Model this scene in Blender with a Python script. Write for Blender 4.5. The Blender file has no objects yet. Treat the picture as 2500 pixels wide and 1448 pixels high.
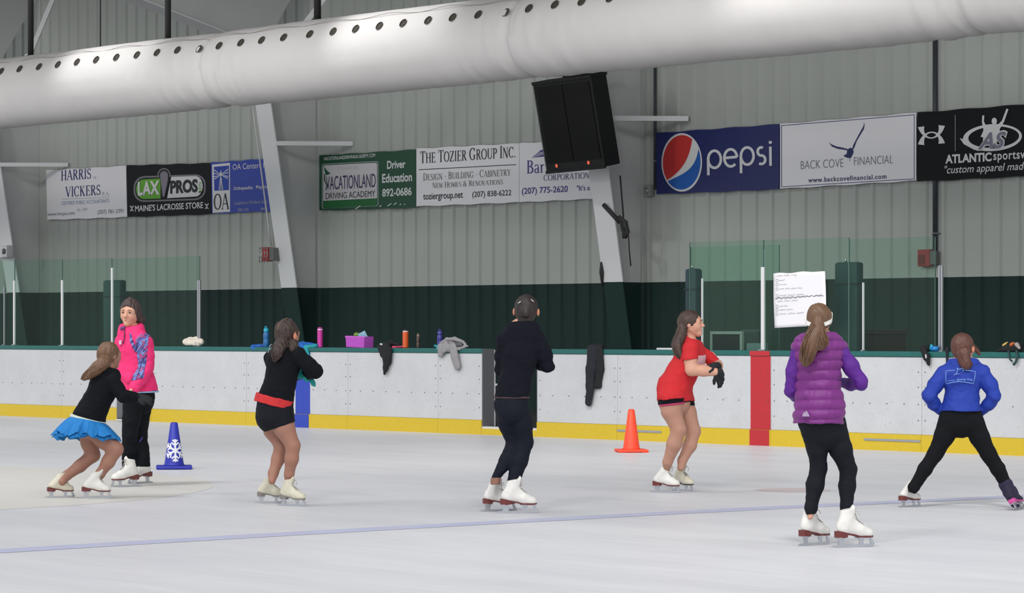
import bpy, bmesh, math, random
import numpy as np
from mathutils import Vector, Matrix
random.seed(7)
S = bpy.context.scene
C = S.collection
# ---------------------------------------------------------------- camera
# The rink is the world: X runs along the far boards, Y across the ice, Z up from the ice.
F = 7300.0                                  # focal length in pixels of a 2500-pixel-wide frame
HZ = 807.0                                  # row of the horizon
CAMZ = 1.28                                 # eye height over the ice
TH = math.atan2(7300.0, 6520.0)             # heading, turned from straight across the rink
CT, ST = math.cos(TH), math.sin(TH)
cam_data = bpy.data.cameras.new('camera')
cam_data.sensor_width = 36.0
cam_data.lens = F / 2500.0 * 36.0
cam_data.shift_y = (HZ - 724.0) / 2500.0
cam_data.clip_end = 300
cam = bpy.data.objects.new('camera', cam_data)
C.objects.link(cam)
cam.location = (0, 0, CAMZ)
cam.rotation_euler = (math.pi / 2, 0, TH)
S.camera = cam
# ---------------------------------------------------------------- world, lamps, exposure
S.view_settings.view_transform = 'Standard'
S.view_settings.look = 'None'
S.view_settings.gamma = 1.0
S.view_settings.use_curve_mapping = False
S.view_settings.exposure = -0.06
world = bpy.data.worlds.new('world')
S.world = world
world.use_nodes = True
bg = world.node_tree.nodes['Background']
bg.inputs[0].default_value = (0.93, 0.97, 1.0, 1)
bg.inputs[1].default_value = 0.95

def area_lamp(x, y, z, size, power, rot=(0, 0, 0), col=(1.0, 0.985, 0.96)):
    l = bpy.data.lights.new('hall_lamp', 'AREA')
    l.shape = 'SQUARE'
    l.size = size
    l.energy = power
    l.color = col
    l.spread = math.radians(96)
    o = bpy.data.objects.new('hall_lamp', l)
    o.location = (x, y, z)
    o.rotation_euler = rot
    C.objects.link(o)
# high-bay lamps over the ice, tilted down the hall
for lx in (-42, -31, -20, -9, 2):
    for ly in (3, 10, 17):
        d = Vector((-0.42, 0.72, -0.80))
        area_lamp(lx, ly, 8.8, 1.4, 150, d.to_track_quat('-Z', 'Y').to_euler())

def spot_lamp(p, tgt, power, angle, blend):
    l = bpy.data.lights.new('duct_lamp', 'SPOT')
    l.energy = power
    l.spot_size = math.radians(angle)
    l.spot_blend = blend
    l.shadow_soft_size = 0.12
    o = bpy.data.objects.new('duct_lamp', l)
    o.location = p
    o.rotation_euler = (Vector(tgt) - Vector(p)).to_track_quat('-Z', 'Y').to_euler()
    C.objects.link(o)
# hooded lamps hung over the ice just in front of the duct
for sx in (-36.4, -29.9, -22.6):
    spot_lamp((sx - 0.5, 23.2, 7.2), (sx, 24.9, 5.0), 260, 66, 0.75)

# ---------------------------------------------------------------- pixel <-> place
def ray(px):
    t = (px - 1250.0) / F
    return (-ST + t * CT, CT + t * ST)      # world x,y per metre of depth

def on_plane(px, Y):                        # depth and X of the point seen at column px on the wall plane Y
    dx, dy = ray(px)
    s = Y / dy
    return s, dx * s

def wpt(px, py, Y):
    s, X = on_plane(px, Y)
    return Vector((X, Y, CAMZ + (HZ - py) * s / F))

def wX(px, Y):
    return on_plane(px, Y)[1]

def ice_pt(px, py, h=0.0):
    s = (CAMZ - h) * F / (py - HZ)
    dx, dy = ray(px)
    return Vector((dx * s, dy * s, h))

# ---------------------------------------------------------------- materials
def lin(c):
    out = []
    for v in c:
        v = v / 255.0
        out.append(v / 12.92 if v <= 0.04045 else ((v + 0.055) / 1.055) ** 2.4)
    return (*out, 1.0)
MATS = {}
def mat(name, col, rough=0.6, metal=0.0, var=0.0, vscale=20.0, bump=0.0, bscale=60.0, stretch=None, spec=None, sheen=0.0, coat=0.0):
    if name in MATS:
        return MATS[name]
    m = bpy.data.materials.new(name)
    m.use_nodes = True
    nt = m.node_tree
    b = nt.nodes['Principled BSDF']
    b.inputs['Base Color'].default_value = lin(col)
    b.inputs['Roughness'].default_value = rough
    b.inputs['Metallic'].default_value = metal
    if spec is not None:
        b.inputs['Specular IOR Level'].default_value = spec
    if sheen:
        b.inputs['Sheen Weight'].default_value = sheen
    if coat:
        b.inputs['Coat Weight'].default_value = coat
    tc = nt.nodes.new('ShaderNodeTexCoord')
    vec = tc.outputs['Object']
    if stretch:
        mp = nt.nodes.new('ShaderNodeMapping')
        mp.inputs['Scale'].default_value = stretch
        nt.links.new(vec, mp.inputs[0])
        vec = mp.outputs[0]
    if var:
        n = nt.nodes.new('ShaderNodeTexNoise')
        n.inputs['Scale'].default_value = vscale
        n.inputs['Detail'].default_value = 4
        nt.links.new(vec, n.inputs[0])
        mx = nt.nodes.new('ShaderNodeMix')
        mx.data_type = 'RGBA'
        c = lin(col)
        mx.inputs[6].default_value = tuple(min(1, v * (1 - var)) for v in c[:3]) + (1,)
        mx.inputs[7].default_value = tuple(min(1, v * (1 + var)) for v in c[:3]) + (1,)
        nt.links.new(n.outputs[0], mx.inputs[0])
        nt.links.new(mx.outputs[2], b.inputs['Base Color'])
    if bump:
        n = nt.nodes.new('ShaderNodeTexNoise')
        n.inputs['Scale'].default_value = bscale
        n.inputs['Detail'].default_value = 5
        nt.links.new(vec, n.inputs[0])
        bp = nt.nodes.new('ShaderNodeBump')
        bp.inputs['Strength'].default_value = bump
        bp.inputs['Distance'].default_value = 0.01
        nt.links.new(n.outputs[0], bp.inputs['Height'])
        nt.links.new(bp.outputs[0], b.inputs['Normal'])
    MATS[name] = m
    return m

# ---------------------------------------------------------------- object helpers
def link(name, mesh, m=None, parent=None, loc=None, smooth=False):
    o = bpy.data.objects.new(name, mesh)
    C.objects.link(o)
    if m is not None:
        for q in (m if isinstance(m, (list, tuple)) else [m]):
            mesh.materials.append(q)
    if parent is not None:
        o.parent = parent
    if loc is not None:
        o.location = loc
    if smooth:
        mesh.polygons.foreach_set('use_smooth', [True] * len(mesh.polygons))
    return o

def pydata(name, v, f, m=None, parent=None, loc=None, smooth=False):
    me = bpy.data.meshes.new(name)
    me.from_pydata([tuple(x) for x in v], [], [tuple(x) for x in f])
    me.update()
    return link(name, me, m, parent, loc, smooth)

def bmobj(name, bm, m=None, parent=None, loc=None, smooth=False):
    bmesh.ops.recalc_face_normals(bm, faces=bm.faces)
    me = bpy.data.meshes.new(name)
    bm.to_mesh(me)
    bm.free()
    return link(name, me, m, parent, loc, smooth)

def tag(o, label=None, cat=None, group=None, kind=None):
    if label: o['label'] = label
    if cat: o['category'] = cat
    if group: o['group'] = group
    if kind: o['kind'] = kind
    return o

def thing(name, loc, label, cat, group=None, rz=0.0):
    o = bpy.data.objects.new(name, None)
    o.empty_display_size = 0.1
    o.location = loc
    o.rotation_euler = (0, 0, rz)
    C.objects.link(o)
    return tag(o, label, cat, group)

def add_box(bm, a, b, bev=0.0):
    a, b = Vector(a), Vector(b)
    r = bmesh.ops.create_cube(bm, size=1.0)
    vs = r['verts']
    for v in vs:
        v.co = Vector((a[i] + (v.co[i] + 0.5) * (b[i] - a[i]) for i in range(3)))
    if bev > 0:
        es = list({e for v in vs for e in v.link_edges})
        bmesh.ops.bevel(bm, geom=es, offset=bev, segments=2, affect='EDGES', profile=0.6)

def box(name, a, b, m, parent=None, bev=0.0):
    bm = bmesh.new()
    add_box(bm, a, b, bev)
    return bmobj(name, bm, m, parent)

def tube_geo(pts, rad, n=8, close=False):
    pts = [Vector(p) for p in pts]
    k = len(pts)
    rs = rad if isinstance(rad, (list, tuple)) else [rad] * k
    V, Fc = [], []
    prev = None
    for i, p in enumerate(pts):
        if close:
            t = pts[(i + 1) % k] - pts[i - 1]
        else:
            t = pts[min(i + 1, k - 1)] - pts[max(i - 1, 0)]
        t = t.normalized() if t.length > 1e-9 else Vector((0, 0, 1))
        if prev is None:
            a = Vector((0, 0, 1)) if abs(t.z) < 0.9 else Vector((1, 0, 0))
            u = t.cross(a).normalized()
        else:
            u = (prev - t * prev.dot(t))
            u = u.normalized() if u.length > 1e-6 else t.orthogonal().normalized()
        prev = u
        w = t.cross(u)
        for j in range(n):
            a = 2 * math.pi * j / n
            V.append(p + (u * math.cos(a) + w * math.sin(a)) * rs[i])
    for i in range(k if close else k - 1):
        i2 = (i + 1) % k
        for j in range(n):
            j2 = (j + 1) % n
            Fc.append((i * n + j, i * n + j2, i2 * n + j2, i2 * n + j))
    if not close:
        Fc.append(tuple(reversed(range(n))))
        Fc.append(tuple(range((k - 1) * n, k * n)))
    return V, Fc

def tubes(name, lst, m, parent=None, n=8, smooth=True, close=False):
    V, Fc = [], []
    for pts, r in lst:
        v, f = tube_geo(pts, r, n, close)
        o = len(V)
        V += v
        Fc += [tuple(i + o for i in q) for q in f]
    return pydata(name, V, Fc, m, parent, smooth=smooth)

def lathe(name, prof, m, parent=None, n=24, loc=None, smooth=True):
    V, Fc = [], []
    for r, z in prof:
        for j in range(n):
            a = 2 * math.pi * j / n
            V.append((r * math.cos(a), r * math.sin(a), z))
    for i in range(len(prof) - 1):
        for j in range(n):
            j2 = (j + 1) % n
            Fc.append((i * n + j, i * n + j2, (i + 1) * n + j2, (i + 1) * n + j))
    Fc.append(tuple(reversed(range(n))))
    Fc.append(tuple(range((len(prof) - 1) * n, len(prof) * n)))
    return pydata(name, V, Fc, m, parent, loc, smooth)

def auto_smooth(o, deg=40):
    me = o.data
    me.polygons.foreach_set('use_smooth', [True] * len(me.polygons))
    bm = bmesh.new()
    bm.from_mesh(me)
    for e in bm.edges:
        if len(e.link_faces) == 2 and e.calc_face_angle(0) > math.radians(deg):
            e.smooth = False
    bm.to_mesh(me)
    bm.free()
    return o

# ---------------------------------------------------------------- soft-body modelling: blended volumes skinned by surface nets
def V3(p):
    return np.array(p, dtype=np.float64)

def axis(lo, hi, step, zones):
    out = [lo]
    while out[-1] < hi:
        st = step
        for a, b, fs in zones:
            if a - step <= out[-1] <= b:
                st = min(st, fs)
        out.append(out[-1] + st)
    return np.array(out)

def prim_bounds(pr):
    if pr['t'] == 'c':
        r = max(pr['ra'], pr['rb'])
        return np.minimum(pr['a'], pr['b']) - r, np.maximum(pr['a'], pr['b']) + r
    r = max(pr['r'])
    return pr['c'] - r, pr['c'] + r

def prim_eval(pr, X, Y, Z):
    if pr['t'] == 'c':
        a, b = pr['a'], pr['b']
        px, py, pz = X - a[0], Y - a[1], Z - a[2]
        ab = b - a
        s = pr.get('s', 1.0)
        n = pr.get('n')
        if n is not None and s != 1.0:
            q = (px * n[0] + py * n[1] + pz * n[2]) * (s - 1)
            px, py, pz = px + n[0] * q, py + n[1] * q, pz + n[2] * q
            ab = ab + n * (ab.dot(n) * (s - 1))
        L2 = max(1e-9, ab.dot(ab))
        t = np.clip((px * ab[0] + py * ab[1] + pz * ab[2]) / L2, 0, 1)
        qx, qy, qz = px - t * ab[0], py - t * ab[1], pz - t * ab[2]
        d2 = qx * qx + qy * qy + qz * qz + 1e-12
        d = np.sqrt(d2) - (pr['ra'] + t * (pr['rb'] - pr['ra']))
        if n is not None and s != 1.0:
            fr = (qx * n[0] + qy * n[1] + qz * n[2]) ** 2 / d2
            d = d / np.sqrt(1 + fr * (s * s - 1))
        return d
    c, r, R = pr['c'], pr['r'], pr['R']
    px, py, pz = X - c[0], Y - c[1], Z - c[2]
    u = (px * R[0][0] + py * R[0][1] + pz * R[0][2])
    v = (px * R[1][0] + py * R[1][1] + pz * R[1][2])
    w = (px * R[2][0] + py * R[2][1] + pz * R[2][2])
    k0 = np.sqrt((u / r[0]) ** 2 + (v / r[1]) ** 2 + (w / r[2]) ** 2) + 1e-9
    k1 = np.sqrt((u / r[0] ** 2) ** 2 + (v / r[1] ** 2) ** 2 + (w / r[2] ** 2) ** 2) + 1e-9
    return k0 * (k0 - 1) / k1

def cone(a, b, ra, rb, k=0.02, n=None, s=1.0, op='+'):
    return {'t': 'c', 'a': V3(a), 'b': V3(b), 'ra': ra, 'rb': rb, 'k': k, 'n': None if n is None else V3(n), 's': s, 'op': op}

def ell(c, r, R=None, k=0.02, op='+'):
    return {'t': 'e', 'c': V3(c), 'r': tuple(r), 'R': np.eye(3) if R is None else R, 'k': k, 'op': op}

_lat = np.random.RandomState(3).rand(32, 32, 32)
def vnoise(X, Y, Z):
    xi, yi, zi = np.floor(X).astype(int), np.floor(Y).astype(int), np.floor(Z).astype(int)
    fx, fy, fz = X - xi, Y - yi, Z - zi
    fx, fy, fz = fx * fx * (3 - 2 * fx), fy * fy * (3 - 2 * fy), fz * fz * (3 - 2 * fz)
    def g(i, j, k):
        return _lat[(xi + i) % 32, (yi + j) % 32, (zi + k) % 32]
    c00 = g(0, 0, 0) * (1 - fx) + g(1, 0, 0) * fx
    c10 = g(0, 1, 0) * (1 - fx) + g(1, 1, 0) * fx
    c01 = g(0, 0, 1) * (1 - fx) + g(1, 0, 1) * fx
    c11 = g(0, 1, 1) * (1 - fx) + g(1, 1, 1) * fx
    c0 = c00 * (1 - fy) + c10 * fy
    c1 = c01 * (1 - fy) + c11 * fy
    return (c0 * (1 - fz) + c1 * fz) * 2 - 1

CORN = [(i, j, k) for i in (0, 1) for j in (0, 1) for k in (0, 1)]
EDG = [(a, b) for a in range(8) for b in range(a + 1, 8) if sum(abs(CORN[a][q] - CORN[b][q]) for q in range(3)) == 1]
def surface_net(V, xs, ys, zs):
    nx, ny, nz = V.shape
    cv = [V[i:nx - 1 + i, j:ny - 1 + j, k:nz - 1 + k] for i, j, k in CORN]
    cnt = sum((c < 0).astype(np.int8) for c in cv)
    act = (cnt > 0) & (cnt < 8)
    I, J, K = np.nonzero(act)
    vals = np.stack([c[act] for c in cv], 1)
    P = np.zeros((len(I), 3))
    N = np.zeros(len(I))
    ax = [xs, ys, zs]
    ijk = [I, J, K]
    cpos = []
    for c in CORN:
        cpos.append(np.stack([ax[q][ijk[q] + c[q]] for q in range(3)], 1))
    for a, b in EDG:
        va, vb = vals[:, a], vals[:, b]
        mk = (va < 0) != (vb < 0)
        t = np.where(mk, va / np.where(np.abs(va - vb) < 1e-12, 1, va - vb), 0)
        p = cpos[a] + t[:, None] * (cpos[b] - cpos[a])
        P += np.where(mk[:, None], p, 0)
        N += mk
    P /= N[:, None]
    idx = -np.ones(act.shape, dtype=np.int64)
    idx[act] = np.arange(len(I))
    faces = []
    ins = V < 0
    for d in range(3):
        sl0 = [slice(1, n - 1) for n in V.shape]
        sl1 = [slice(1, n - 1) for n in V.shape]
        sl0[d] = slice(0, V.shape[d] - 1)
        sl1[d] = slice(1, V.shape[d])
        A, B = ins[tuple(sl0)], ins[tuple(sl1)]
        ch = A != B
        q = np.nonzero(ch)
        flip = A[ch]
        base = [q[0].copy(), q[1].copy(), q[2].copy()]
        for e in range(3):
            if e != d:
                base[e] = base[e] + 1
        e1, e2 = [(1, 2), (2, 0), (0, 1)][d]
        def cell(o1, o2):
            b = [base[0].copy(), base[1].copy(), base[2].copy()]
            b[e1] -= o1
            b[e2] -= o2
            return idx[b[0], b[1], b[2]]
        c0, c1, c2, c3 = cell(1, 1), cell(0, 1), cell(0, 0), cell(1, 0)
        fa = np.stack([c0, c1, c2, c3], 1)
        fa[~flip] = fa[~flip][:, ::-1]
        faces.append(fa)
    return P, np.concatenate(faces)

def soft(name, groups, m, parent, step=0.006, zones=(), noise=None, relax=1, loc=None, extra=None):
    """groups: list of dicts {prims, clips:[(point,normal)], k, inflate}; noise: list of (amp, (fx,fy,fz))"""
    lo = np.min([prim_bounds(p)[0] for g in groups for p in g['prims'] if p['op'] == '+'], 0) - 0.03
    hi = np.max([prim_bounds(p)[1] for g in groups for p in g['prims'] if p['op'] == '+'], 0) + 0.03
    # zones: (point, radius, fine)
    zs_ = [[(z[0][q] - z[1], z[0][q] + z[1], z[2]) for z in zones] for q in range(3)]
    xs, ys, zs = (axis(lo[q], hi[q], step, zs_[q]) for q in range(3))
    Vt = np.full((len(xs), len(ys), len(zs)), 0.2)
    for g in groups:
        V = np.full(Vt.shape, 0.2)
        inf = g.get('inflate', 0.0)
        for pr in g['prims']:
            a, b = prim_bounds(pr)
            mg = 0.05 + inf + pr['k']
            s = pr.get('s', 1.0)
            sl = []
            for q, ax in enumerate((xs, ys, zs)):
                i0 = max(0, np.searchsorted(ax, a[q] - mg) - 1)
                i1 = min(len(ax), np.searchsorted(ax, b[q] + mg) + 1)
                sl.append(slice(i0, max(i1, i0)))
            sl = tuple(sl)
            X, Y, Z = xs[sl[0]][:, None, None], ys[sl[1]][None, :, None], zs[sl[2]][None, None, :]
            if 0 in (X.size, Y.size, Z.size):
                continue
            d = prim_eval(pr, X, Y, Z)
            if pr['op'] == '+':
                d = d - inf
                o = V[sl]
                k = pr['k']
                h = np.maximum(k - np.abs(o - d), 0) / max(k, 1e-6)
                V[sl] = np.minimum(o, d) - h * h * k * 0.25
            else:
                o = V[sl]
                k = pr['k']
                d = -d
                h = np.maximum(k - np.abs(o - d), 0) / max(k, 1e-6)
                V[sl] = np.maximum(o, d) + h * h * k * 0.25
        for cp, cn in g.get('clips', ()):
            cn = V3(cn) / np.linalg.norm(V3(cn))
            cp = V3(cp)
            pl = (xs[:, None, None] - cp[0]) * cn[0] + (ys[None, :, None] - cp[1]) * cn[1] + (zs[None, None, :] - cp[2]) * cn[2]
            V = np.maximum(V, pl)
        k = g.get('k', 0.015)
        h = np.maximum(k - np.abs(Vt - V), 0) / k
        Vt = np.minimum(Vt, V) - h * h * k * 0.25
    if noise:
        X, Y, Z = xs[:, None, None], ys[None, :, None], zs[None, None, :]
        band = np.abs(Vt) < 0.03
        bi = np.nonzero(band)
        xx, yy, zz = xs[bi[0]], ys[bi[1]], zs[bi[2]]
        add = np.zeros(len(xx))
        for nz_ in noise:
            if callable(nz_):
                add += nz_(xx, yy, zz)
            else:
                amp, fr = nz_
                add += amp * vnoise(xx * fr[0] + 5.3, yy * fr[1] + 9.1, zz * fr[2] + 2.7)
        Vt[bi] += add
    Vt[0, :, :] = Vt[-1, :, :] = 0.2
    Vt[:, 0, :] = Vt[:, -1, :] = 0.2
    Vt[:, :, 0] = Vt[:, :, -1] = 0.2
    P, Fc = surface_net(Vt, xs, ys, zs)
    for _ in range(relax):
        acc = np.zeros_like(P)
        n = np.zeros(len(P))
        for a in range(4):
            i, j = Fc[:, a], Fc[:, (a + 1) % 4]
            np.add.at(acc, i, P[j]); np.add.at(n, i, 1)
            np.add.at(acc, j, P[i]); np.add.at(n, j, 1)
        P = P * 0.5 + 0.5 * acc / np.maximum(n, 1)[:, None]
    vl, fl = P.tolist(), Fc.tolist()
    if extra:
        for v, f in extra:
            o = len(vl)
            vl += [tuple(x) for x in v]
            fl += [tuple(i + o for i in q) for q in f]
    return pydata(name, vl, fl, m, parent, loc, smooth=True)
CIRC = (-22.63, 11.17, 4.30)
# ================================================================ the setting
BY, WY = 24.22, 30.0                        # face of the far boards, face of the back wall
BH = 1.0                                    # height of the board facing
def ice_material():
    m = bpy.data.materials.new('ice')
    m.use_nodes = True
    nt = m.node_tree
    b = nt.nodes['Principled BSDF']
    b.inputs['Roughness'].default_value = 0.42
    b.inputs['Specular IOR Level'].default_value = 0.18
    tc = nt.nodes.new('ShaderNodeTexCoord')
    def noise(scale, st, rot, det=5):
        mp = nt.nodes.new('ShaderNodeMapping')
        mp.inputs['Scale'].default_value = st
        mp.inputs['Rotation'].default_value = (0, 0, rot)
        nt.links.new(tc.outputs['Object'], mp.inputs[0])
        n = nt.nodes.new('ShaderNodeTexNoise')
        n.inputs['Scale'].default_value = scale
        n.inputs['Detail'].default_value = det
        nt.links.new(mp.outputs[0], n.inputs[0])
        return n.outputs[0]
    def ramp(src, p0, p1, c0, c1):
        r = nt.nodes.new('ShaderNodeValToRGB')
        r.color_ramp.elements[0].position = p0
        r.color_ramp.elements[1].position = p1
        r.color_ramp.elements[0].color = c0
        r.color_ramp.elements[1].color = c1
        nt.links.new(src, r.inputs[0])
        return r.outputs[0]
    def mul(a, b_, fac=1.0):
        x = nt.nodes.new('ShaderNodeMix')
        x.data_type = 'RGBA'
        x.blend_type = 'MULTIPLY'
        x.inputs[0].default_value = fac
        nt.links.new(a, x.inputs[6])
        nt.links.new(b_, x.inputs[7])
        return x.outputs[2]
    base = ramp(noise(0.5, (1, 1, 1), 0.3), 0.35, 0.7, lin((216, 215, 219)), lin((222, 221, 223)))
    s1 = ramp(noise(1.1, (0.25, 2.2, 1), TH), 0.36, 0.62, (0.93, 0.933, 0.94, 1), (1, 1, 1, 1))
    s2 = ramp(noise(9.0, (0.12, 3.0, 1), 0.9, 8), 0.40, 0.56, (0.95, 0.95, 0.955, 1), (1, 1, 1, 1))
    s3 = ramp(noise(14.0, (0.1, 3.5, 1), -0.5, 8), 0.38, 0.5, (0.955, 0.955, 0.96, 1), (1, 1, 1, 1))
    col = mul(mul(mul(base, s1), s2), s3)
    nt.links.new(col, b.inputs['Base Color'])
    bp = nt.nodes.new('ShaderNodeBump')
    bp.inputs['Strength'].default_value = 0.12
    bp.inputs['Distance'].default_value = 0.004
    nt.links.new(noise(26.0, (0.4, 2.5, 1), 0.4, 8), bp.inputs['Height'])
    nt.links.new(bp.outputs[0], b.inputs['Normal'])
    return m
M_ICE = ice_material()
floor = pydata('floor', [(-70, -4, 0), (8, -4, 0), (8, BY + 0.02, 0), (-70, BY + 0.02, 0)], [(0, 1, 2, 3)], M_ICE)
tag(floor, kind='structure')
walk = box('floor', (-70, BY + 0.1, -0.02), (8, WY, 0.10), mat('rubber_floor', (28, 29, 31), 0.9, var=0.25, vscale=30))
tag(walk, kind='structure')
def ribbon(name, pts, w, z, m):
    V, Fc = [], []
    for i, p in enumerate(pts):
        t = (pts[min(i + 1, len(pts) - 1)] - pts[max(i - 1, 0)]).normalized()
        n = Vector((-t.y, t.x, 0)) * w / 2
        V += [(p + n).to_tuple()[:2] + (z,), (p - n).to_tuple()[:2] + (z,)]
    for i in range(len(pts) - 1):
        Fc.append((2 * i, 2 * i + 1, 2 * i + 3, 2 * i + 2))
    return pydata(name, V, Fc, m, floor)
bl = [ice_pt(px, py) for px, py in ((-260, 1361), (0, 1346), (300, 1327.5), (600, 1310), (950, 1290), (1300, 1271), (1630, 1253), (1960, 1236.5), (2250, 1223), (2500, 1212), (2700, 1203))]
d0, d1 = (bl[0] - bl[1]).normalized(), (bl[-1] - bl[-2]).normalized()
bl = [bl[0] + d0 * ((bl[0].y + 3.9) / -d0.y)] + bl + [bl[-1] + d1 * ((BY - 0.02 - bl[-1].y) / d1.y)]
ribbon('painted_line', bl, 0.27, 0.0015, mat('line_paint', (188, 189, 213), 0.45, var=0.1, vscale=3, spec=0.2))
# worn round logo patch at centre ice
ccx, ccy, ccr = CIRC
V = [(ccx, ccy, 0.001)] + [(ccx + ccr * math.cos(a * math.pi / 48), ccy + ccr * math.sin(a * math.pi / 48), 0.001) for a in range(96)]
pydata('painted_circle', V, [(0, 1 + i, 1 + (i + 1) % 96) for i in range(96)], mat('circle_paint', (212, 209, 204), 0.45, var=0.05, vscale=2.0, stretch=(0.4, 1.6, 1), spec=0.18), floor)
sp = ice_pt(1935, 1197)
V = [(sp.x, sp.y, 0.001)] + [(sp.x + 0.30 * math.cos(a * math.pi / 16), sp.y + 0.30 * math.sin(a * math.pi / 16), 0.001) for a in range(32)]
pydata('painted_dot', V, [(0, 1 + i, 1 + (i + 1) % 32) for i in range(32)], mat('dot_paint', (208, 190, 193), 0.45, var=0.05, vscale=4), floor)

# back wall: ribbed steel sheet, green at the foot
def ribbed_wall():
    V, Fc, mi = [], [], []
    x = -66.0
    prof = []
    pit = 0.305
    while x < -8:
        prof += [(x, 0), (x + pit - 0.085, 0), (x + pit - 0.06, -0.035), (x + pit - 0.025, -0.035)]
        x += pit
    for i, (px_, dy) in enumerate(prof):
        for z in (0.0, 1.97, 7.55):
            V.append((px_, WY + dy + 0.0, z))
    for i in range(len(prof) - 1):
        for j in range(2):
            Fc.append((i * 3 + j, (i + 1) * 3 + j, (i + 1) * 3 + j + 1, i * 3 + j + 1))
            mi.append(0 if j == 0 else 1)
    o = pydata('wall_back', V, Fc, [mat('green_wall', (10, 42, 38), 0.75, var=0.12, vscale=6), mat('grey_wall', (178, 182, 177), 0.62, var=0.05, vscale=1.2, stretch=(2, 1, 0.4))])
    o.data.polygons.foreach_set('material_index', mi)
    return tag(o, kind='structure')
ribbed_wall()
roof = pydata('ceiling', [(-66, 30.1, 7.5), (-8, 30.1, 7.5), (-8, 17, 10.78), (-66, 17, 10.78), (-66, 30.1, 7.6), (-8, 30.1, 7.6), (-8, 17, 10.88), (-66, 17, 10.88)],
              [(0, 1, 2, 3), (7, 6, 5, 4), (0, 4, 5, 1), (1, 5, 6, 2), (2, 6, 7, 3), (3, 7, 4, 0)], mat('roof_lining', (96, 98, 98), 0.8, var=0.06, vscale=2))
tag(roof, kind='structure')

# ---------------------------------------------------------------- steel frames of the hall
M_WHITE = mat('white_steel', (232, 232, 234), 0.5, var=0.03, vscale=3)
M_WEB = mat('shaded_white_steel', (214, 215, 215), 0.6, var=0.05, vscale=3)  # white frame paint with the webs' shade mixed into the colour; brace bars share it
M_GRN = mat('green_steel', (12, 46, 42), 0.7, var=0.1, vscale=6)
def col_depth(z):
    return 0.58 + 0.177 * (z - 1.95)
def steel_frame(X, label):
    t = thing('steel_column', (X, WY, 0), label, 'steel column', 'steel frames of the hall')
    zs = [0.0, 1.97, 3.0, 4.0, 5.0, 5.6]
    inner = [(-col_depth(z), z) for z in zs] + [(-1.55, 5.85), (-2.2, 6.03), (-3.6, 6.38), (-8, 7.48), (-14, 8.98), (-20, 10.48)]
    def slab(name, pts, w, th, m):
        V, Fc = [], []
        k = len(pts)
        for i, (y, z) in enumerate(pts):
            a = pts[max(i - 1, 0)]
            b = pts[min(i + 1, k - 1)]
            d = Vector((b[0] - a[0], b[1] - a[1])).normalized()
            n = Vector((-d.y, d.x))
            for sx in (-w / 2, w / 2):
                V.append((sx, y + n.x * 0, z + n.y * 0))
                V.append((sx, y - n.x * th, z - n.y * th))
        for i in range(k - 1):
            a, b = 4 * i, 4 * i + 4
            Fc += [(a, a + 2, b + 2, b), (a + 1, b + 1, b + 3, a + 3), (a, b, b + 1, a + 1), (a + 2, a + 3, b + 3, b + 2)]
        Fc += [(0, 1, 3, 2), (4 * k - 4, 4 * k - 2, 4 * k - 1, 4 * k - 3)]
        return pydata(name, V, Fc, m, t)
    slab('column_flange', inner[1:6], 0.40, 0.02, M_WHITE)
    slab('painted_foot', inner[:2], 0.40, 0.02, M_GRN)
    slab('rafter_flange', inner[5:], 0.40, 0.02, M_WHITE)
    def web(name, ring, m):
        k = len(ring)
        V = [(-0.008, y, z) for y, z in ring] + [(0.008, y, z) for y, z in ring]
        Fc = []
        h = k // 2
        for i in range(h - 1):                       # ring = inner pts followed by matching outer pts
            Fc.append((i, i + 1, h + i + 1, h + i))
            Fc.append((k + i, k + h + i, k + h + i + 1, k + i + 1))
        return pydata(name, V, Fc, m, t)
    web('column_web', inner[1:6] + [(-0.04, z) for y, z in inner[1:6]], M_WEB)
    web('web_foot', inner[:2] + [(-0.04, z) for y, z in inner[:2]], M_GRN)
    web('rafter_web', inner[5:] + [(-0.04, 7.4)] + [(y, 7.45 - 0.25 * y) for y, z in inner[6:]], M_WEB)
    # flange brace: from the inner flange out to the wall
    add = bmesh.new()
    p0, p1 = Vector((0.2, -1.0, 4.27)), Vector((0.97, -0.04, 4.27))
    d = (p1 - p0).normalized()
    n = d.cross(Vector((0, 0, 1)))
    vs = []
    for p in (p0, p1):
        for sgn, dz in ((-1, -0.035), (1, -0.035), (1, 0.035), (-1, 0.035)):
            vs.append(p + n * 0.02 * sgn + Vector((0, 0, dz)))
    add.free()
    pydata('brace', vs, [(0, 1, 2, 3), (7, 6, 5, 4), (0, 4, 5, 1), (1, 5, 6, 2), (2, 6, 7, 3), (3, 7, 4, 0)], M_WHITE, t)
    return t
XC = [wX(99, WY), wX(775, WY), wX(1568, WY), -22.3]
steel_frame(XC[0], 'white tapered steel column at the far left edge, beside the white law-office banner')
steel_frame(XC[1], 'white tapered steel column with a red alarm horn, between the blue and green banners')
steel_frame(XC[2], 'white tapered steel column behind the big black hanging loudspeaker')
steel_frame(XC[3], 'steel frame past the right edge, beyond the black sportswear banner')

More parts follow.
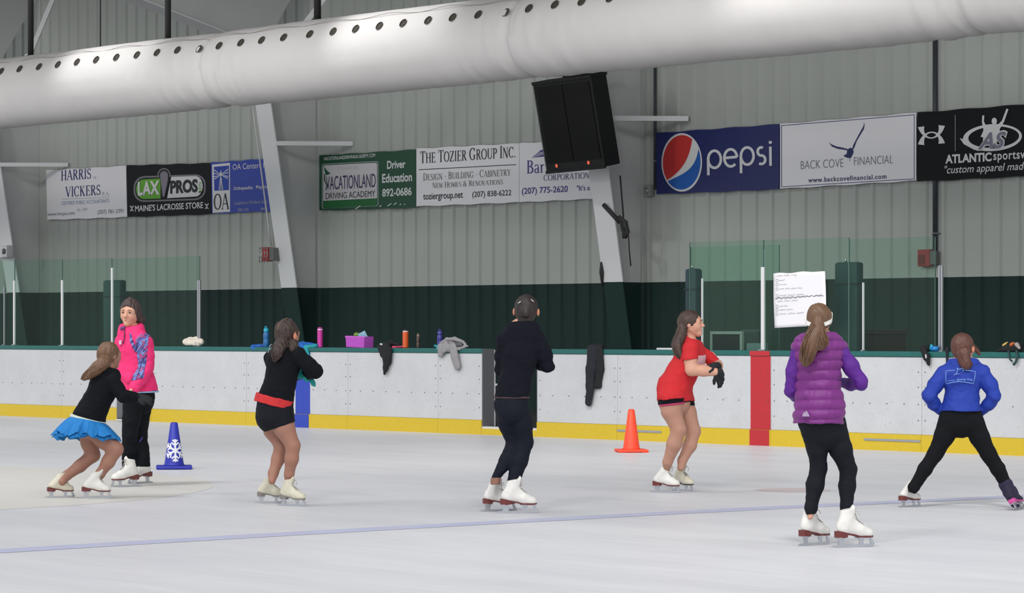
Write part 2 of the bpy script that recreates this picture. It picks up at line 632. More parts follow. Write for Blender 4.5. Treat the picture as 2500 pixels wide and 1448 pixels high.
# ---------------------------------------------------------------- fabric air duct
DY, DZ, DR = 25.0, 4.95, 0.535
def duct():
    x0, x1, nx, na = -50.0, -14.0, 900, 64
    joints = [wX(483, DY - .5) - 14.2, wX(483, DY - .5) - 7.1, wX(483, DY - .5), wX(1232, DY - .5), wX(1232, DY - .5) + 7.1, wX(1232, DY - .5) + 14.2]
    xs = np.linspace(x0, x1, nx)
    an = np.linspace(0, 2 * np.pi, na, endpoint=False)
    XX, AA = np.meshgrid(xs, an, indexing='ij')
    r = np.full(XX.shape, DR)
    sag = np.zeros(nx)
    for j in joints:
        dx = xs - j
        prox = np.exp(-np.abs(dx) / 0.55)
        sag += -0.028 * np.exp(-np.abs(dx) / 0.8)
        r -= (0.045 * np.exp(-(dx / 0.05) ** 2) + 0.020 * prox)[:, None]
        wr = vnoise(xs[:, None] * 9.0 + 7 * j, AA * 0.9 + j, AA * 0 + 2.0)
        fine = vnoise(xs[:, None] * 16.0, AA * 1.3 + 3, AA * 0 + j)
        low = np.clip(np.sin(AA) * -0.5 + 0.75, 0.25, 1)
        r += (0.024 * wr + 0.012 * fine) * np.exp(-np.abs(dx) / 1.1)[:, None] * low
    r += 0.006 * vnoise(xs[:, None] * 0.9, AA * 1.2, AA * 0) + 0.0025 * vnoise(xs[:, None] * 6, AA * 1.5, AA * 0 + 9)
    V = np.stack([XX, DY - r * np.cos(AA), DZ + r * np.sin(AA) + sag[:, None] * 0], 2).reshape(-1, 3)
    Fc = []
    for i in range(nx - 1):
        for j in range(na):
            j2 = (j + 1) % na
            Fc.append((i * na + j, i * na + j2, (i + 1) * na + j2, (i + 1) * na + j))
    o = pydata('air_duct', V.tolist(), Fc, mat('duct_fabric', (198, 195, 193), 0.75, var=0.035, vscale=1.5), smooth=True)
    tag(o, 'long white fabric air duct with a row of round holes, hung across the hall', 'air duct')
    # air holes
    pxs = [3.6, 49, 96, 142, 189, 236, 285, 335, 384, 434, 483, 534, 588, 639, 693, 757, 814, 869, 927, 985, 1045, 1105, 1167, 1231, 1291, 1356, 1421, 1490, 1559, 1629, 1701, 1774]
    ah = math.radians(31)
    from mathutils.bvhtree import BVHTree
    bvh = BVHTree.FromPolygons([tuple(v) for v in V.tolist()], Fc)
    hole = None
    mh = mat('hole_dark', (62, 58, 50), 0.9)
    X = [wX(p, DY - DR * math.cos(ah)) for p in pxs]
    while X[-1] < -15.0:
        X.append(X[-1] + 0.47)
    while X[0] > -49.0:
        X.insert(0, X[0] - 0.5)
    for x in X:
        if hole is None:
            V, Fc = [], []
            for ri, (rr, dep) in enumerate(((0.062, 0.0), (0.056, 0.004), (0.05, -0.012))):
                for q in range(20):
                    a = 2 * math.pi * q / 20
                    V.append((rr * math.cos(a), rr * math.sin(a), dep))
            for ri in range(2):
                for q in range(20):
                    Fc.append((ri * 20 + q, ri * 20 + (q + 1) % 20, (ri + 1) * 20 + (q + 1) % 20, (ri + 1) * 20 + q))
            Fc.append(tuple(range(40, 60)))
            hole = pydata('air_hole', V, Fc, mh, o)
            h = hole
        else:
            h = hole.copy()
            C.objects.link(h)
            h.parent = o
        n = Vector((0, -math.cos(ah), math.sin(ah)))
        hit = bvh.ray_cast(Vector((x, DY, DZ)) + n * 2, -n)[0]
        h.location = (hit or Vector((x, DY, DZ)) + n * DR) + n * 0.015
        h.rotation_euler = n.to_track_quat('Z', 'Y').to_euler()
    # suspension cable that runs along the shoulder of the duct
    a2 = math.radians(52)
    pts = [(x, DY - (DR + 0.014) * math.cos(a2), DZ + (DR + 0.014) * math.sin(a2) + 0.02 * math.cos(x * 2 * math.pi / 1.2)) for x in np.arange(-50, -14, 0.2)]
    tubes('cable', [(pts, 0.005)], mat('cable_grey', (150, 146, 140), 0.6), o, n=5)
    return o
duct()
M_ROD = mat('dark_rod', (38, 36, 37), 0.6)
for i, (px_, w, lab) in enumerate(((75, 0.045, 'dark hanger pipe above the duct at the far left, leftmost of the thick ones'), (410, 0.045, 'dark hanger pipe above the duct just left of the slanting white rafter'),
                                   (775, 0.05, 'dark hanger pipe above the duct right of the slanting white rafter'), (245, 0.011, 'thin dark rod above the duct between two thick hanger pipes'))):
    X = wX(px_, DY)
    o = thing('hanger_pipe', (X, DY, DZ + DR - 0.02), lab, 'pipe', 'hanger pipes over the duct')
    lathe('pipe_shaft', [(w, 0.0), (w, 3.35)], M_ROD, o, 12)
    lathe('collar', [(w * 1.5, 0.0), (w * 1.5, 0.03)], M_ROD, o, 12)
for (a, b), lab in ((((82, 112), (133, -12)), 'pale slanting brace bar behind the leftmost hanger pipe'), (((742, 60), (794, -8)), 'pale slanting brace bar beside the hanger pipe right of the white rafter')):
    p, q = wpt(a[0], a[1], 26.4), wpt(b[0], b[1], 26.4)
    q = p + (q - p) * 2.2
    p = p - (q - p) * 0.12
    o = thing('brace_bar', p, lab, 'brace', 'slanting brace bars')
    tubes('bar', [([Vector((0, 0, 0)), q - p], 0.05)], M_WEB, o, 4, smooth=False)
    tubes('end_plate', [([Vector((0, -0.03, 0)), Vector((0, 0.03, 0))], 0.09)], M_WEB, o, 6, smooth=False)

# ---------------------------------------------------------------- dasher boards
def board_material():
    m = mat('board_plastic', (196, 197, 200), 0.42, spec=0.3)
    nt = m.node_tree
    b = nt.nodes['Principled BSDF']
    tc = nt.nodes.new('ShaderNodeTexCoord')
    def nz(sc, st, lo, hi, dark, det=3):
        mp = nt.nodes.new('ShaderNodeMapping')
        mp.inputs['Scale'].default_value = st
        nt.links.new(tc.outputs['Object'], mp.inputs[0])
        n = nt.nodes.new('ShaderNodeTexNoise')
        n.inputs['Scale'].default_value = sc
        n.inputs['Detail'].default_value = det
        n.inputs['Roughness'].default_value = 0.7
        nt.links.new(mp.outputs[0], n.inputs[0])
        r = nt.nodes.new('ShaderNodeValToRGB')
        r.color_ramp.elements[0].position = lo
        r.color_ramp.elements[1].position = hi
        r.color_ramp.elements[0].color = (*dark, 1)
        r.color_ramp.elements[1].color = (1, 1, 1, 1)
        nt.links.new(n.outputs[0], r.inputs[0])
        return r.outputs[0]
    def mul(a, c):
        x = nt.nodes.new('ShaderNodeMix')
        x.data_type = 'RGBA'; x.blend_type = 'MULTIPLY'; x.inputs[0].default_value = 1
        nt.links.new(a, x.inputs[6]); nt.links.new(c, x.inputs[7])
        return x.outputs[2]
    base = nt.nodes.new('ShaderNodeRGB'); base.outputs[0].default_value = lin((196, 197, 200))
    big = nz(2.0, (1, 1, 1), 0.35, 0.65, (0.93, 0.93, 0.93))
    spk = nz(56.0, (1, 1, 0.7), 0.315, 0.39, (0.58, 0.58, 0.58))
    scr = nz(15.0, (0.6, 1, 2.0), 0.33, 0.41, (0.76, 0.76, 0.77), 7)
    nt.links.new(mul(mul(mul(base.outputs[0], big), spk), scr), b.inputs['Base Color'])
    return m
M_BOARD = board_material()
M_KICK = mat('yellow_kick', (204, 175, 36), 0.5, var=0.10, vscale=30)
M_CAP = mat('green_cap', (20, 92, 88), 0.45, var=0.1, vscale=12)
M_BLUE = mat('blue_stripe', (38, 64, 172), 0.5, var=0.06, vscale=20)
M_RED = mat('red_stripe', (180, 34, 44), 0.5, var=0.08, vscale=16)
M_METAL = mat('aluminium', (176, 178, 182), 0.35, 0.85)
M_ALU = mat('pale_aluminium', (214, 212, 214), 0.45, 0.2)
M_DARK = mat('black_rubber', (22, 22, 24), 0.85)
XGL, XGR = wX(1177, BY), wX(1312, BY)
bolt_me = None
def bolt(parent, x, z):
    global bolt_me
    if bolt_me is None:
        bm = bmesh.new()
        bmesh.ops.create_cone(bm, cap_ends=True, segments=8, radius1=0.0065, radius2=0.005, depth=0.008)
        bmesh.ops.rotate(bm, verts=bm.verts, cent=(0, 0, 0), matrix=Matrix.Rotation(math.pi / 2, 3, 'X'))
        bolt_me = bpy.data.meshes.new('bolt')
        bm.to_mesh(bolt_me); bm.free()
        bolt_me.materials.append(mat('bolt_steel', (84, 84, 86), 0.6))
    o = bpy.data.objects.new('bolt', bolt_me)
    C.objects.link(o)
    o.parent = parent
    o.location = (x, -0.003, z)
def board_panel(xa, xb, label, stripe=None, slots=(), bolts=True):
    t = thing('dasher_board', (xa, BY, 0), label, 'rink board', 'panels of the far rink boards')
    w = xb - xa - 0.004
    st = []
    if stripe:
        st = [(stripe[0] - xa, stripe[1] - xa)]
    def segs():
        if not st:
            return [(0, w)]
        return [s for s in ((0, st[0][0]), (st[0][1], w)) if s[1] - s[0] > 0.01]
    bm = bmesh.new(); add_box(bm, (0, 0, 0.18), (w, 0.10, BH - 0.004)); bmobj('facing', bm, M_BOARD, t)
    bm = bmesh.new(); add_box(bm, (0, -0.012, 0.0), (w, 0.10, 0.178)); bmobj('kick_plate', bm, M_KICK, t)
    if stripe:
        sa, sb = st[0]
        sm = stripe[2]
        box('stripe', (sa, -0.004, 0.18), (sb, 0.0, BH - 0.004), sm, t)
        if stripe[3] > 0:
            box('stripe', (sa, -0.0175, BH), (sb, -0.0145, BH + stripe[3]), sm, t)
        box('stripe', (sa - 0.004, -0.017, 0.0), (sb - 0.012, -0.012, 0.176), sm, t)
    for sa, sb, z in slots:
        box('metal_slot', (sa - xa, -0.02, z), (sb - xa, -0.012, z + 0.024), M_METAL, t)
    if bolts:
        for z in (0.84, 0.68, 0.5, 0.33):
            for x in (0.045, w - 0.045):
                bolt(t, x, z)
        n = max(2, int(w / 0.24))
        for i in range(1, n):
            bolt(t, w * i / n, 0.5)
    return t
XJ = [-51.4, -49.0, -46.6, -44.2, -41.8, -39.4, -37.0, -34.7, -32.5, wX(850, BY), wX(1070, BY), XGL]
lab = ['white rink board panel far outside the frame on the left, the last one', 'white rink board panel far outside the frame on the left, last but one', 'white rink board panel far outside the frame on the left, third from the end',
       'white rink board panel outside the frame on the far left, next to those three', 'white rink board panel past the left edge, second farthest', 'white rink board panel at the extreme left edge of view',
       'white rink board panel behind the girl in the blue skirt, left part', 'white rink board panel behind the pink jacket, with a dark hatch', 'white rink board panel with a bright blue stripe',
       'white rink board panel under the purple basket and dark hanging glove', 'white rink board panel left of the open gate, under the grey hoodie']
xb0, xb1 = wX(722, BY), wX(757, BY)
for i in range(len(XJ) - 1):
    stp = (xb0, xb1, M_BLUE, 0.0) if XJ[i] < xb0 < XJ[i + 1] else None
    board_panel(XJ[i], XJ[i + 1], lab[i], stp)
XK = [XGR, wX(1508, BY), wX(1883, BY), wX(2251, BY), -18.2, -15.8]
labr = ['white rink board panel right of the open gate, under the hanging dark trousers', 'white rink board panel behind the girl in red, ending in a red stripe', 'white rink board panel behind the purple vest girl, right of the red stripe',
        'white rink board panel behind the girl in the blue jacket', 'white rink board panel just past the right edge']
xr0, xr1 = wX(1833, BY), wX(1881.5, BY)
for i in range(len(XK) - 1):
    stp = (xr0, xr1, M_RED, 0.052) if i == 1 else None
    sl = ()
    if i == 1: sl = ((wX(1509, BY), wX(1617, BY), 0.10),)
    if i == 2: sl = ((wX(2112, BY), wX(2249, BY), 0.10),)
    board_panel(XK[i], XK[i + 1], labr[i], stp, sl)
def cap_rail(xa, xb, label):
    bm = bmesh.new()
    add_box(bm, (xa, BY - 0.014, BH), (xb, BY + 0.16, BH + 0.058), 0.01)
    o = bmobj('cap_rail', bm, M_CAP)
    tag(o, label, 'rail', 'green cap rails')
cap_rail(XJ[0], XGL, 'green cap rail along the boards left of the open gate')
cap_rail(XGR, XK[-1], 'green cap rail along the boards right of the open gate')
CAPZ = BH + 0.058
# the open gate
t = thing('rink_gate', (XGL, BY, 0), 'open dark gateway in the white boards, behind the tall girl in black', 'gate')
gw = XGR - XGL
box('jamb', (0.0, 0.0, 0.10), (0.012, 0.20, CAPZ - 0.005), mat('grey_jamb', (92, 93, 97), 0.6), t)
box('jamb', (gw - 0.012, 0.0, 0.10), (gw, 0.12, CAPZ - 0.005), mat('grey_jamb', (92, 93, 97), 0.6), t)
box('edge_strip', (0.012, 0.19, 0.10), (0.022, 0.20, CAPZ - 0.02), M_ALU, t)
box('sill', (0.0, 0.0, 0.075), (gw, 0.14, 0.10), M_ALU, t)
box('kick_plate', (0.0, -0.012, 0.0), (gw, 0.10, 0.075), M_KICK, t)
box('latch', (0.022, 0.20, 0.60), (0.16, 0.23, 0.625), M_ALU, t)
# dark hatch low in the boards behind the pink jacket
ha, hb = wpt(289, 963, BY), wpt(365, 1013, BY)
t = thing('board_hatch', (ha.x, BY - 0.012, 0.02), 'small dark hatch low in the boards, behind the pink jacket girl\'s legs', 'hatch')
hw = hb.x - ha.x
box('hatch_plate', (0, -0.012, 0), (hw, -0.001, 0.29), M_DARK, t)
box('grey_plate', (0.0, -0.016, 0.015), (hw * 0.45, -0.012, 0.285), mat('grey_jamb', (92, 93, 97), 0.6), t)
box('hatch_sill', (-0.02, -0.018, -0.018), (hw + 0.02, -0.001, 0.0), M_ALU, t)

# ---------------------------------------------------------------- glass over the boards
def glass_material():
    m = bpy.data.materials.new('tinted_glass')
    m.use_nodes = True
    nt = m.node_tree
    for n in list(nt.nodes):
        if n.type != 'OUTPUT_MATERIAL':
            nt.nodes.remove(n)
    out = [n for n in nt.nodes if n.type == 'OUTPUT_MATERIAL'][0]
    tr = nt.nodes.new('ShaderNodeBsdfTransparent'); tr.inputs[0].default_value = (0.83, 0.94, 0.885, 1)
    gl = nt.nodes.new('ShaderNodeBsdfGlossy'); gl.inputs['Roughness'].default_value = 0.08
    df = nt.nodes.new('ShaderNodeBsdfDiffuse'); df.inputs[0].default_value = (0.62, 0.78, 0.70, 1)
    a = nt.nodes.new('ShaderNodeMixShader'); a.inputs[0].default_value = 0.008
    b = nt.nodes.new('ShaderNodeMixShader'); b.inputs[0].default_value = 0.008
    nt.links.new(tr.outputs[0], a.inputs[1]); nt.links.new(df.outputs[0], a.inputs[2])
    nt.links.new(a.outputs[0], b.inputs[1]); nt.links.new(gl.outputs[0], b.inputs[2])
    nt.links.new(b.outputs[0], out.inputs[0])
    return m
M_GLASS = glass_material()
M_EDGE = mat('glass_edge', (70, 96, 88), 0.3)
def pane(pa, pb, label, Y=BY + 0.08, top=2.30, z0=None):
    xa, xb = wX(pa, Y), wX(pb, Y)
    z0 = CAPZ if z0 is None else z0
    t = thing('rink_glass', (xa, Y, z0), label, 'glass pane', 'tinted glass panes above the boards')
    box('glass', (0.006, -0.006, 0), (xb - xa - 0.006, 0.006, top - z0), M_GLASS, t)
    box('pane_edge', (0.0, -0.006, 0), (0.006, 0.006, top - z0), M_EDGE, t)
    box('pane_edge', (xb - xa - 0.006, -0.006, 0), (xb - xa, 0.006, top - z0), M_EDGE, t)
pane(-60, 36, 'tinted glass pane cut off by the left edge', top=2.34)
pane(36, 152, 'tinted glass pane between the two leftmost white posts', top=2.33)
pane(152, 273, 'tinted glass pane just left of the padded dark green post, by the pink jacket girl', top=2.32)
pane(273, 488, 'wide tinted glass pane above and right of the girl in pink', top=2.31)
pane(1684, 1864, 'tinted glass pane above the girl in red', top=2.29)
pane(1864, 2073, 'tinted glass pane carrying the handwritten paper', top=2.29)
pane(2073, 2284, 'tinted glass pane right of the wide padded post', top=2.27)
pane(1686, 1903, 'second tinted glass pane standing behind the front glass near the girl in red', Y=25.5, top=2.28, z0=0.10)
def stanchion(pc, pytop, wpx, label, m=None, double=False, Y=BY + 0.08):
    p = wpt(pc, pytop, Y)
    s, X = on_plane(pc, Y)
    w = wpx * s / F * 0.9
    h = p.z - CAPZ
    t = thing('glass_post', (X, Y, CAPZ), label, 'post', 'metal posts of the glass')
    m = m or M_ALU
    if double:
        box('post_rail', (-w * 0.7, -0.012, 0), (-w * 0.12, 0.012, h), m, t, 0.004)
        box('post_rail', (w * 0.12, -0.012, 0), (w * 0.7, 0.012, h), m, t, 0.004)
    else:
        box('post_rail', (-w / 2, -0.012, 0), (w / 2, 0.012, h), m, t, 0.003)
    box('foot_plate', (-w, -0.03, 0), (w, 0.03, 0.012), M_METAL, t)
    return t
stanchion(35, 685, 7, 'white glass post nearest the left edge')
stanchion(11, 700, 4, 'thin grey glass post at the very left edge', M_METAL)
stanchion(152, 684, 8, 'white glass post standing second from the left edge')
stanchion(274, 654, 7, 'white post tip rising above the padded post behind the pink jacket girl')
stanchion(486, 684, 9, 'grey twin-rail glass post above the white towel', M_METAL, True)
stanchion(1715, 680, 4, 'thin white glass post right behind the head of the girl in red')
stanchion(1863, 652, 12, 'thick white glass post standing over the red stripe')
stanchion(1866.5, 609, 4, 'thin white rod rising above the thick white post over the red stripe', Y=BY + 0.13)
stanchion(2108, 690, 4, 'thin pale glass post on the right side of the wide padded post')
stanchion(2297, 648, 10, 'grey twin-rail glass post left of the girl in the blue jacket', M_METAL, True)
M_PAD = mat('green_vinyl', (20, 46, 52), 0.5, var=0.1, vscale=5)
def padded(pa, pb, pytop, label, Y=BY + 0.42):
    xa, xb = wX(pa, Y), wX(pb, Y)
    zt = wpt((pa + pb) / 2, pytop, Y).z
    w = (xb - xa) - 0.07
    t = thing('padded_post', ((xa + xb) / 2, Y, 0.10), label, 'padded post', 'vinyl padded posts')
    bm = bmesh.new()
    add_box(bm, (-w / 2, -0.06, 0), (w / 2, 0.06, zt - 0.10), 0.035)
    for v in bm.verts:
        v.co.x *= 1 + 0.06 * (v.co.z / zt - 0.5)
    auto_smooth(bmobj('pad', bm, M_PAD, t))
    box('strap', (-w / 2 - 0.005, -0.066, zt - 0.35), (w / 2 + 0.005, 0.066, zt - 0.33), mat('dark_strap', (16, 34, 38), 0.7), t)
    tubes('fastener', [([(-w * 0.15, 0, zt - 0.1), (-w * 0.15, 0, zt - 0.06)], 0.012)], M_METAL, t)
padded(256, 304, 684, 'padded dark green post behind the head of the girl in pink')
padded(1675, 1712, 656, 'narrow padded dark green post above the girl in red')
padded(2040, 2106, 640, 'wide padded dark green post right of the handwritten paper')
# ================================================================ signs on the back wall
SY = WY - 0.080                              # the banners lie on the wall ribs
def pmat(name, col):
    return mat('print_' + name, col, 0.6)
P_BLACK, P_WHITE, P_NAVY = pmat('black', (28, 28, 34)), pmat('white', (222, 222, 224)), pmat('navy', (46, 48, 110))
P_GREY, P_LGREY, P_BLUE = pmat('grey', (120, 122, 128)), pmat('pale_grey', (176, 178, 188)), pmat('blue', (36, 66, 168))
P_DGREEN, P_LIME = pmat('green', (18, 84, 50)), pmat('lime', (98, 168, 44))
def banner(tl, bl_, tr, br, m, label, cat='banner', hem=True):
    """corner pixels of a banner on the wall; a thin vinyl sheet with a slightly wavy hem"""
    c = [wpt(p[0], p[1], SY) for p in (tl, bl_, tr, br)]
    o3 = c[1].copy()
    n = 24
    V, Fc = [], []
    for k, dy in ((0, -0.004), (1, 0.004)):
        for i in range(n + 1):
            u = i / n
            for j in range(5):
                v = j / 4
                p = (c[1] * (1 - u) + c[3] * u) * (1 - v) + (c[0] * (1 - u) + c[2] * u) * v
                wav = 0.006 * math.sin(u * 21 + v) * (abs(v - 0.5) * 2) ** 2
                V.append((p.x - o3.x, dy, p.z - o3.z + wav))
    N = (n + 1) * 5
    for i in range(n):
        for j in range(4):
            a = i * 5 + j
            Fc += [(a, a + 5, a + 6, a + 1), (N + a, N + a + 1, N + a + 6, N + a + 5)]
        Fc += [(i * 5, N + i * 5, N + i * 5 + 5, i * 5 + 5), (i * 5 + 4, i * 5 + 9, N + i * 5 + 9, N + i * 5 + 4)]
    Fc += [(0, 1, N + 1, N), (1, 2, N + 2, N + 1), (2, 3, N + 3, N + 2), (3, 4, N + 4, N + 3)]
    e = n * 5
    Fc += [(e, N + e, N + e + 1, e + 1), (e + 1, N + e + 1, N + e + 2, e + 2), (e + 2, N + e + 2, N + e + 3, e + 3), (e + 3, N + e + 3, N + e + 4, e + 4)]
    o = pydata('banner', V, Fc, m, None, o3)
    tag(o, label, cat, 'banners on the back wall')
    o['ox'] = o3.x
    return o
def lp(par, px, py, layer=1):
    p = wpt(px, py, SY)
    return (p.x - par.location.x, -0.004 - 0.0022 * layer, p.z - par.location.z)
def poly(par, pts, m, layer=1, name='emblem'):
    bm = bmesh.new()
    vs = [bm.verts.new(lp(par, x, y, layer)) for x, y in pts]
    f = bm.faces.new(vs)
    bmesh.ops.triangulate(bm, faces=[f])
    for f in bm.faces:
        if f.normal.y > 0:
            f.normal_flip()
    me = bpy.data.meshes.new(name)
    bm.to_mesh(me); bm.free()
    return link(name, me, m, par)
def stroke(par, lst, m, layer=1, name='emblem'):
    """lst of (points px, widths px): ribbons drawn in the banner's plane"""
    V, Fc = [], []
    for si, (pts, w) in enumerate(lst):
        ws = w if isinstance(w, (list, tuple)) else [w] * len(pts)
        o = len(V)
        for i, p in enumerate(pts):
            a, b = pts[max(i - 1, 0)], pts[min(i + 1, len(pts) - 1)]
            d = Vector((b[0] - a[0], b[1] - a[1])).normalized()
            n = Vector((-d.y, d.x)) * ws[i] / 2
            V += [lp(par, p[0] + n.x, p[1] + n.y, layer + si * 0.12), lp(par, p[0] - n.x, p[1] - n.y, layer + si * 0.12)]
        for i in range(len(pts) - 1):
            Fc.append((o + 2 * i, o + 2 * i + 2, o + 2 * i + 3, o + 2 * i + 1))
    return pydata(name, V, Fc, m, par)
def arc(cx, cy, rx, ry, a0, a1, n=24):
    return [(cx + rx * math.cos(math.radians(a0 + (a1 - a0) * i / n)), cy - ry * math.sin(math.radians(a0 + (a1 - a0) * i / n))) for i in range(n + 1)]
def rrect(x0, y0, x1, y1, r, sk=0.0):
    """rounded box, top edge falling by sk px per px of width"""
    pts = arc(x1 - r, y0 + r, r, r, 90, 0, 8) + arc(x1 - r, y1 - r, r, r, 0, -90, 8) + arc(x0 + r, y1 - r, r, r, -90, -180, 8) + arc(x0 + r, y0 + r, r, r, 180, 90, 8)
    return [(x, y + sk * (x - x0)) for x, y in pts]

def font_mesh(s, bold=0.0, shear=0.0, spacing=1.0):
    cu = bpy.data.curves.new('lettering', 'FONT')
    cu.body = s
    cu.size = 1.0
    cu.offset = bold
    cu.shear = shear
    cu.space_character = spacing
    cu.resolution_u = 4
    ob = bpy.data.objects.new('lettering', cu)
    C.objects.link(ob)
    dg = bpy.context.evaluated_depsgraph_get()
    me = bpy.data.meshes.new_from_object(ob.evaluated_get(dg))
    bpy.data.objects.remove(ob)
    bpy.data.curves.remove(cu)
    return me
def fit_text(me, par, pl, pt, pb, pr, m, layer=2, name='lettering', gap=0.16):
    """scale the inked letters into the box that starts at column pl (rows pt..pb there) and ends at column pr"""
    co = [v.co.copy() for v in me.vertices]
    x0, x1 = min(c.x for c in co), max(c.x for c in co)
    y0, y1 = min(c.y for c in co), max(c.y for c in co)
    A = Vector(lp(par, pl, pb, layer)); B = Vector(lp(par, pl, pt, layer)); D = Vector(lp(par, pr, pb, layer))
    for v, c in zip(me.vertices, co):
        u, w = (c.x - x0) / (x1 - x0), (c.y - y0) / (y1 - y0)
        v.co = (A.x + (D.x - A.x) * u, A.y - c.z, A.z + (B.z - A.z) * w)
    me.materials.clear()
    # one object per word
    bm = bmesh.new()
    bm.from_mesh(me)
    seen, isl = set(), []
    for v in bm.verts:
        if v.index in seen:
            continue
        st_, grp = [v], []
        seen.add(v.index)
        while st_:
            q = st_.pop()
            grp.append(q.index)
            for e in q.link_edges:
                w_ = e.other_vert(q)
                if w_.index not in seen:
                    seen.add(w_.index)
                    st_.append(w_)
        isl.append((min(co[i].x for i in grp), max(co[i].x for i in grp), grp))
    bm.free()
    isl.sort(key=lambda t_: t_[0])
    wordg, end = [], -1e9
    for a_, b_, grp in isl:
        if not wordg or a_ - end > gap:
            wordg.append([])
        wordg[-1] += grp
        end = max(end, b_)
    vs_, fs_ = [v.co.copy() for v in me.vertices], [tuple(p.vertices) for p in me.polygons]
    for grp in wordg:
        mp_ = {i: k_ for k_, i in enumerate(sorted(grp))}
        pydata(name, [vs_[i] for i in sorted(grp)], [tuple(mp_[i] for i in f_) for f_ in fs_ if f_[0] in mp_], m, par)
    bpy.data.meshes.remove(me)
def text(par, s, pl, pt, pb, pr, m, bold=0.0, layer=2, shear=0.0, spacing=1.0):
    return fit_text(font_mesh(s, bold, shear, spacing), par, pl, pt, pb, pr, m, layer)
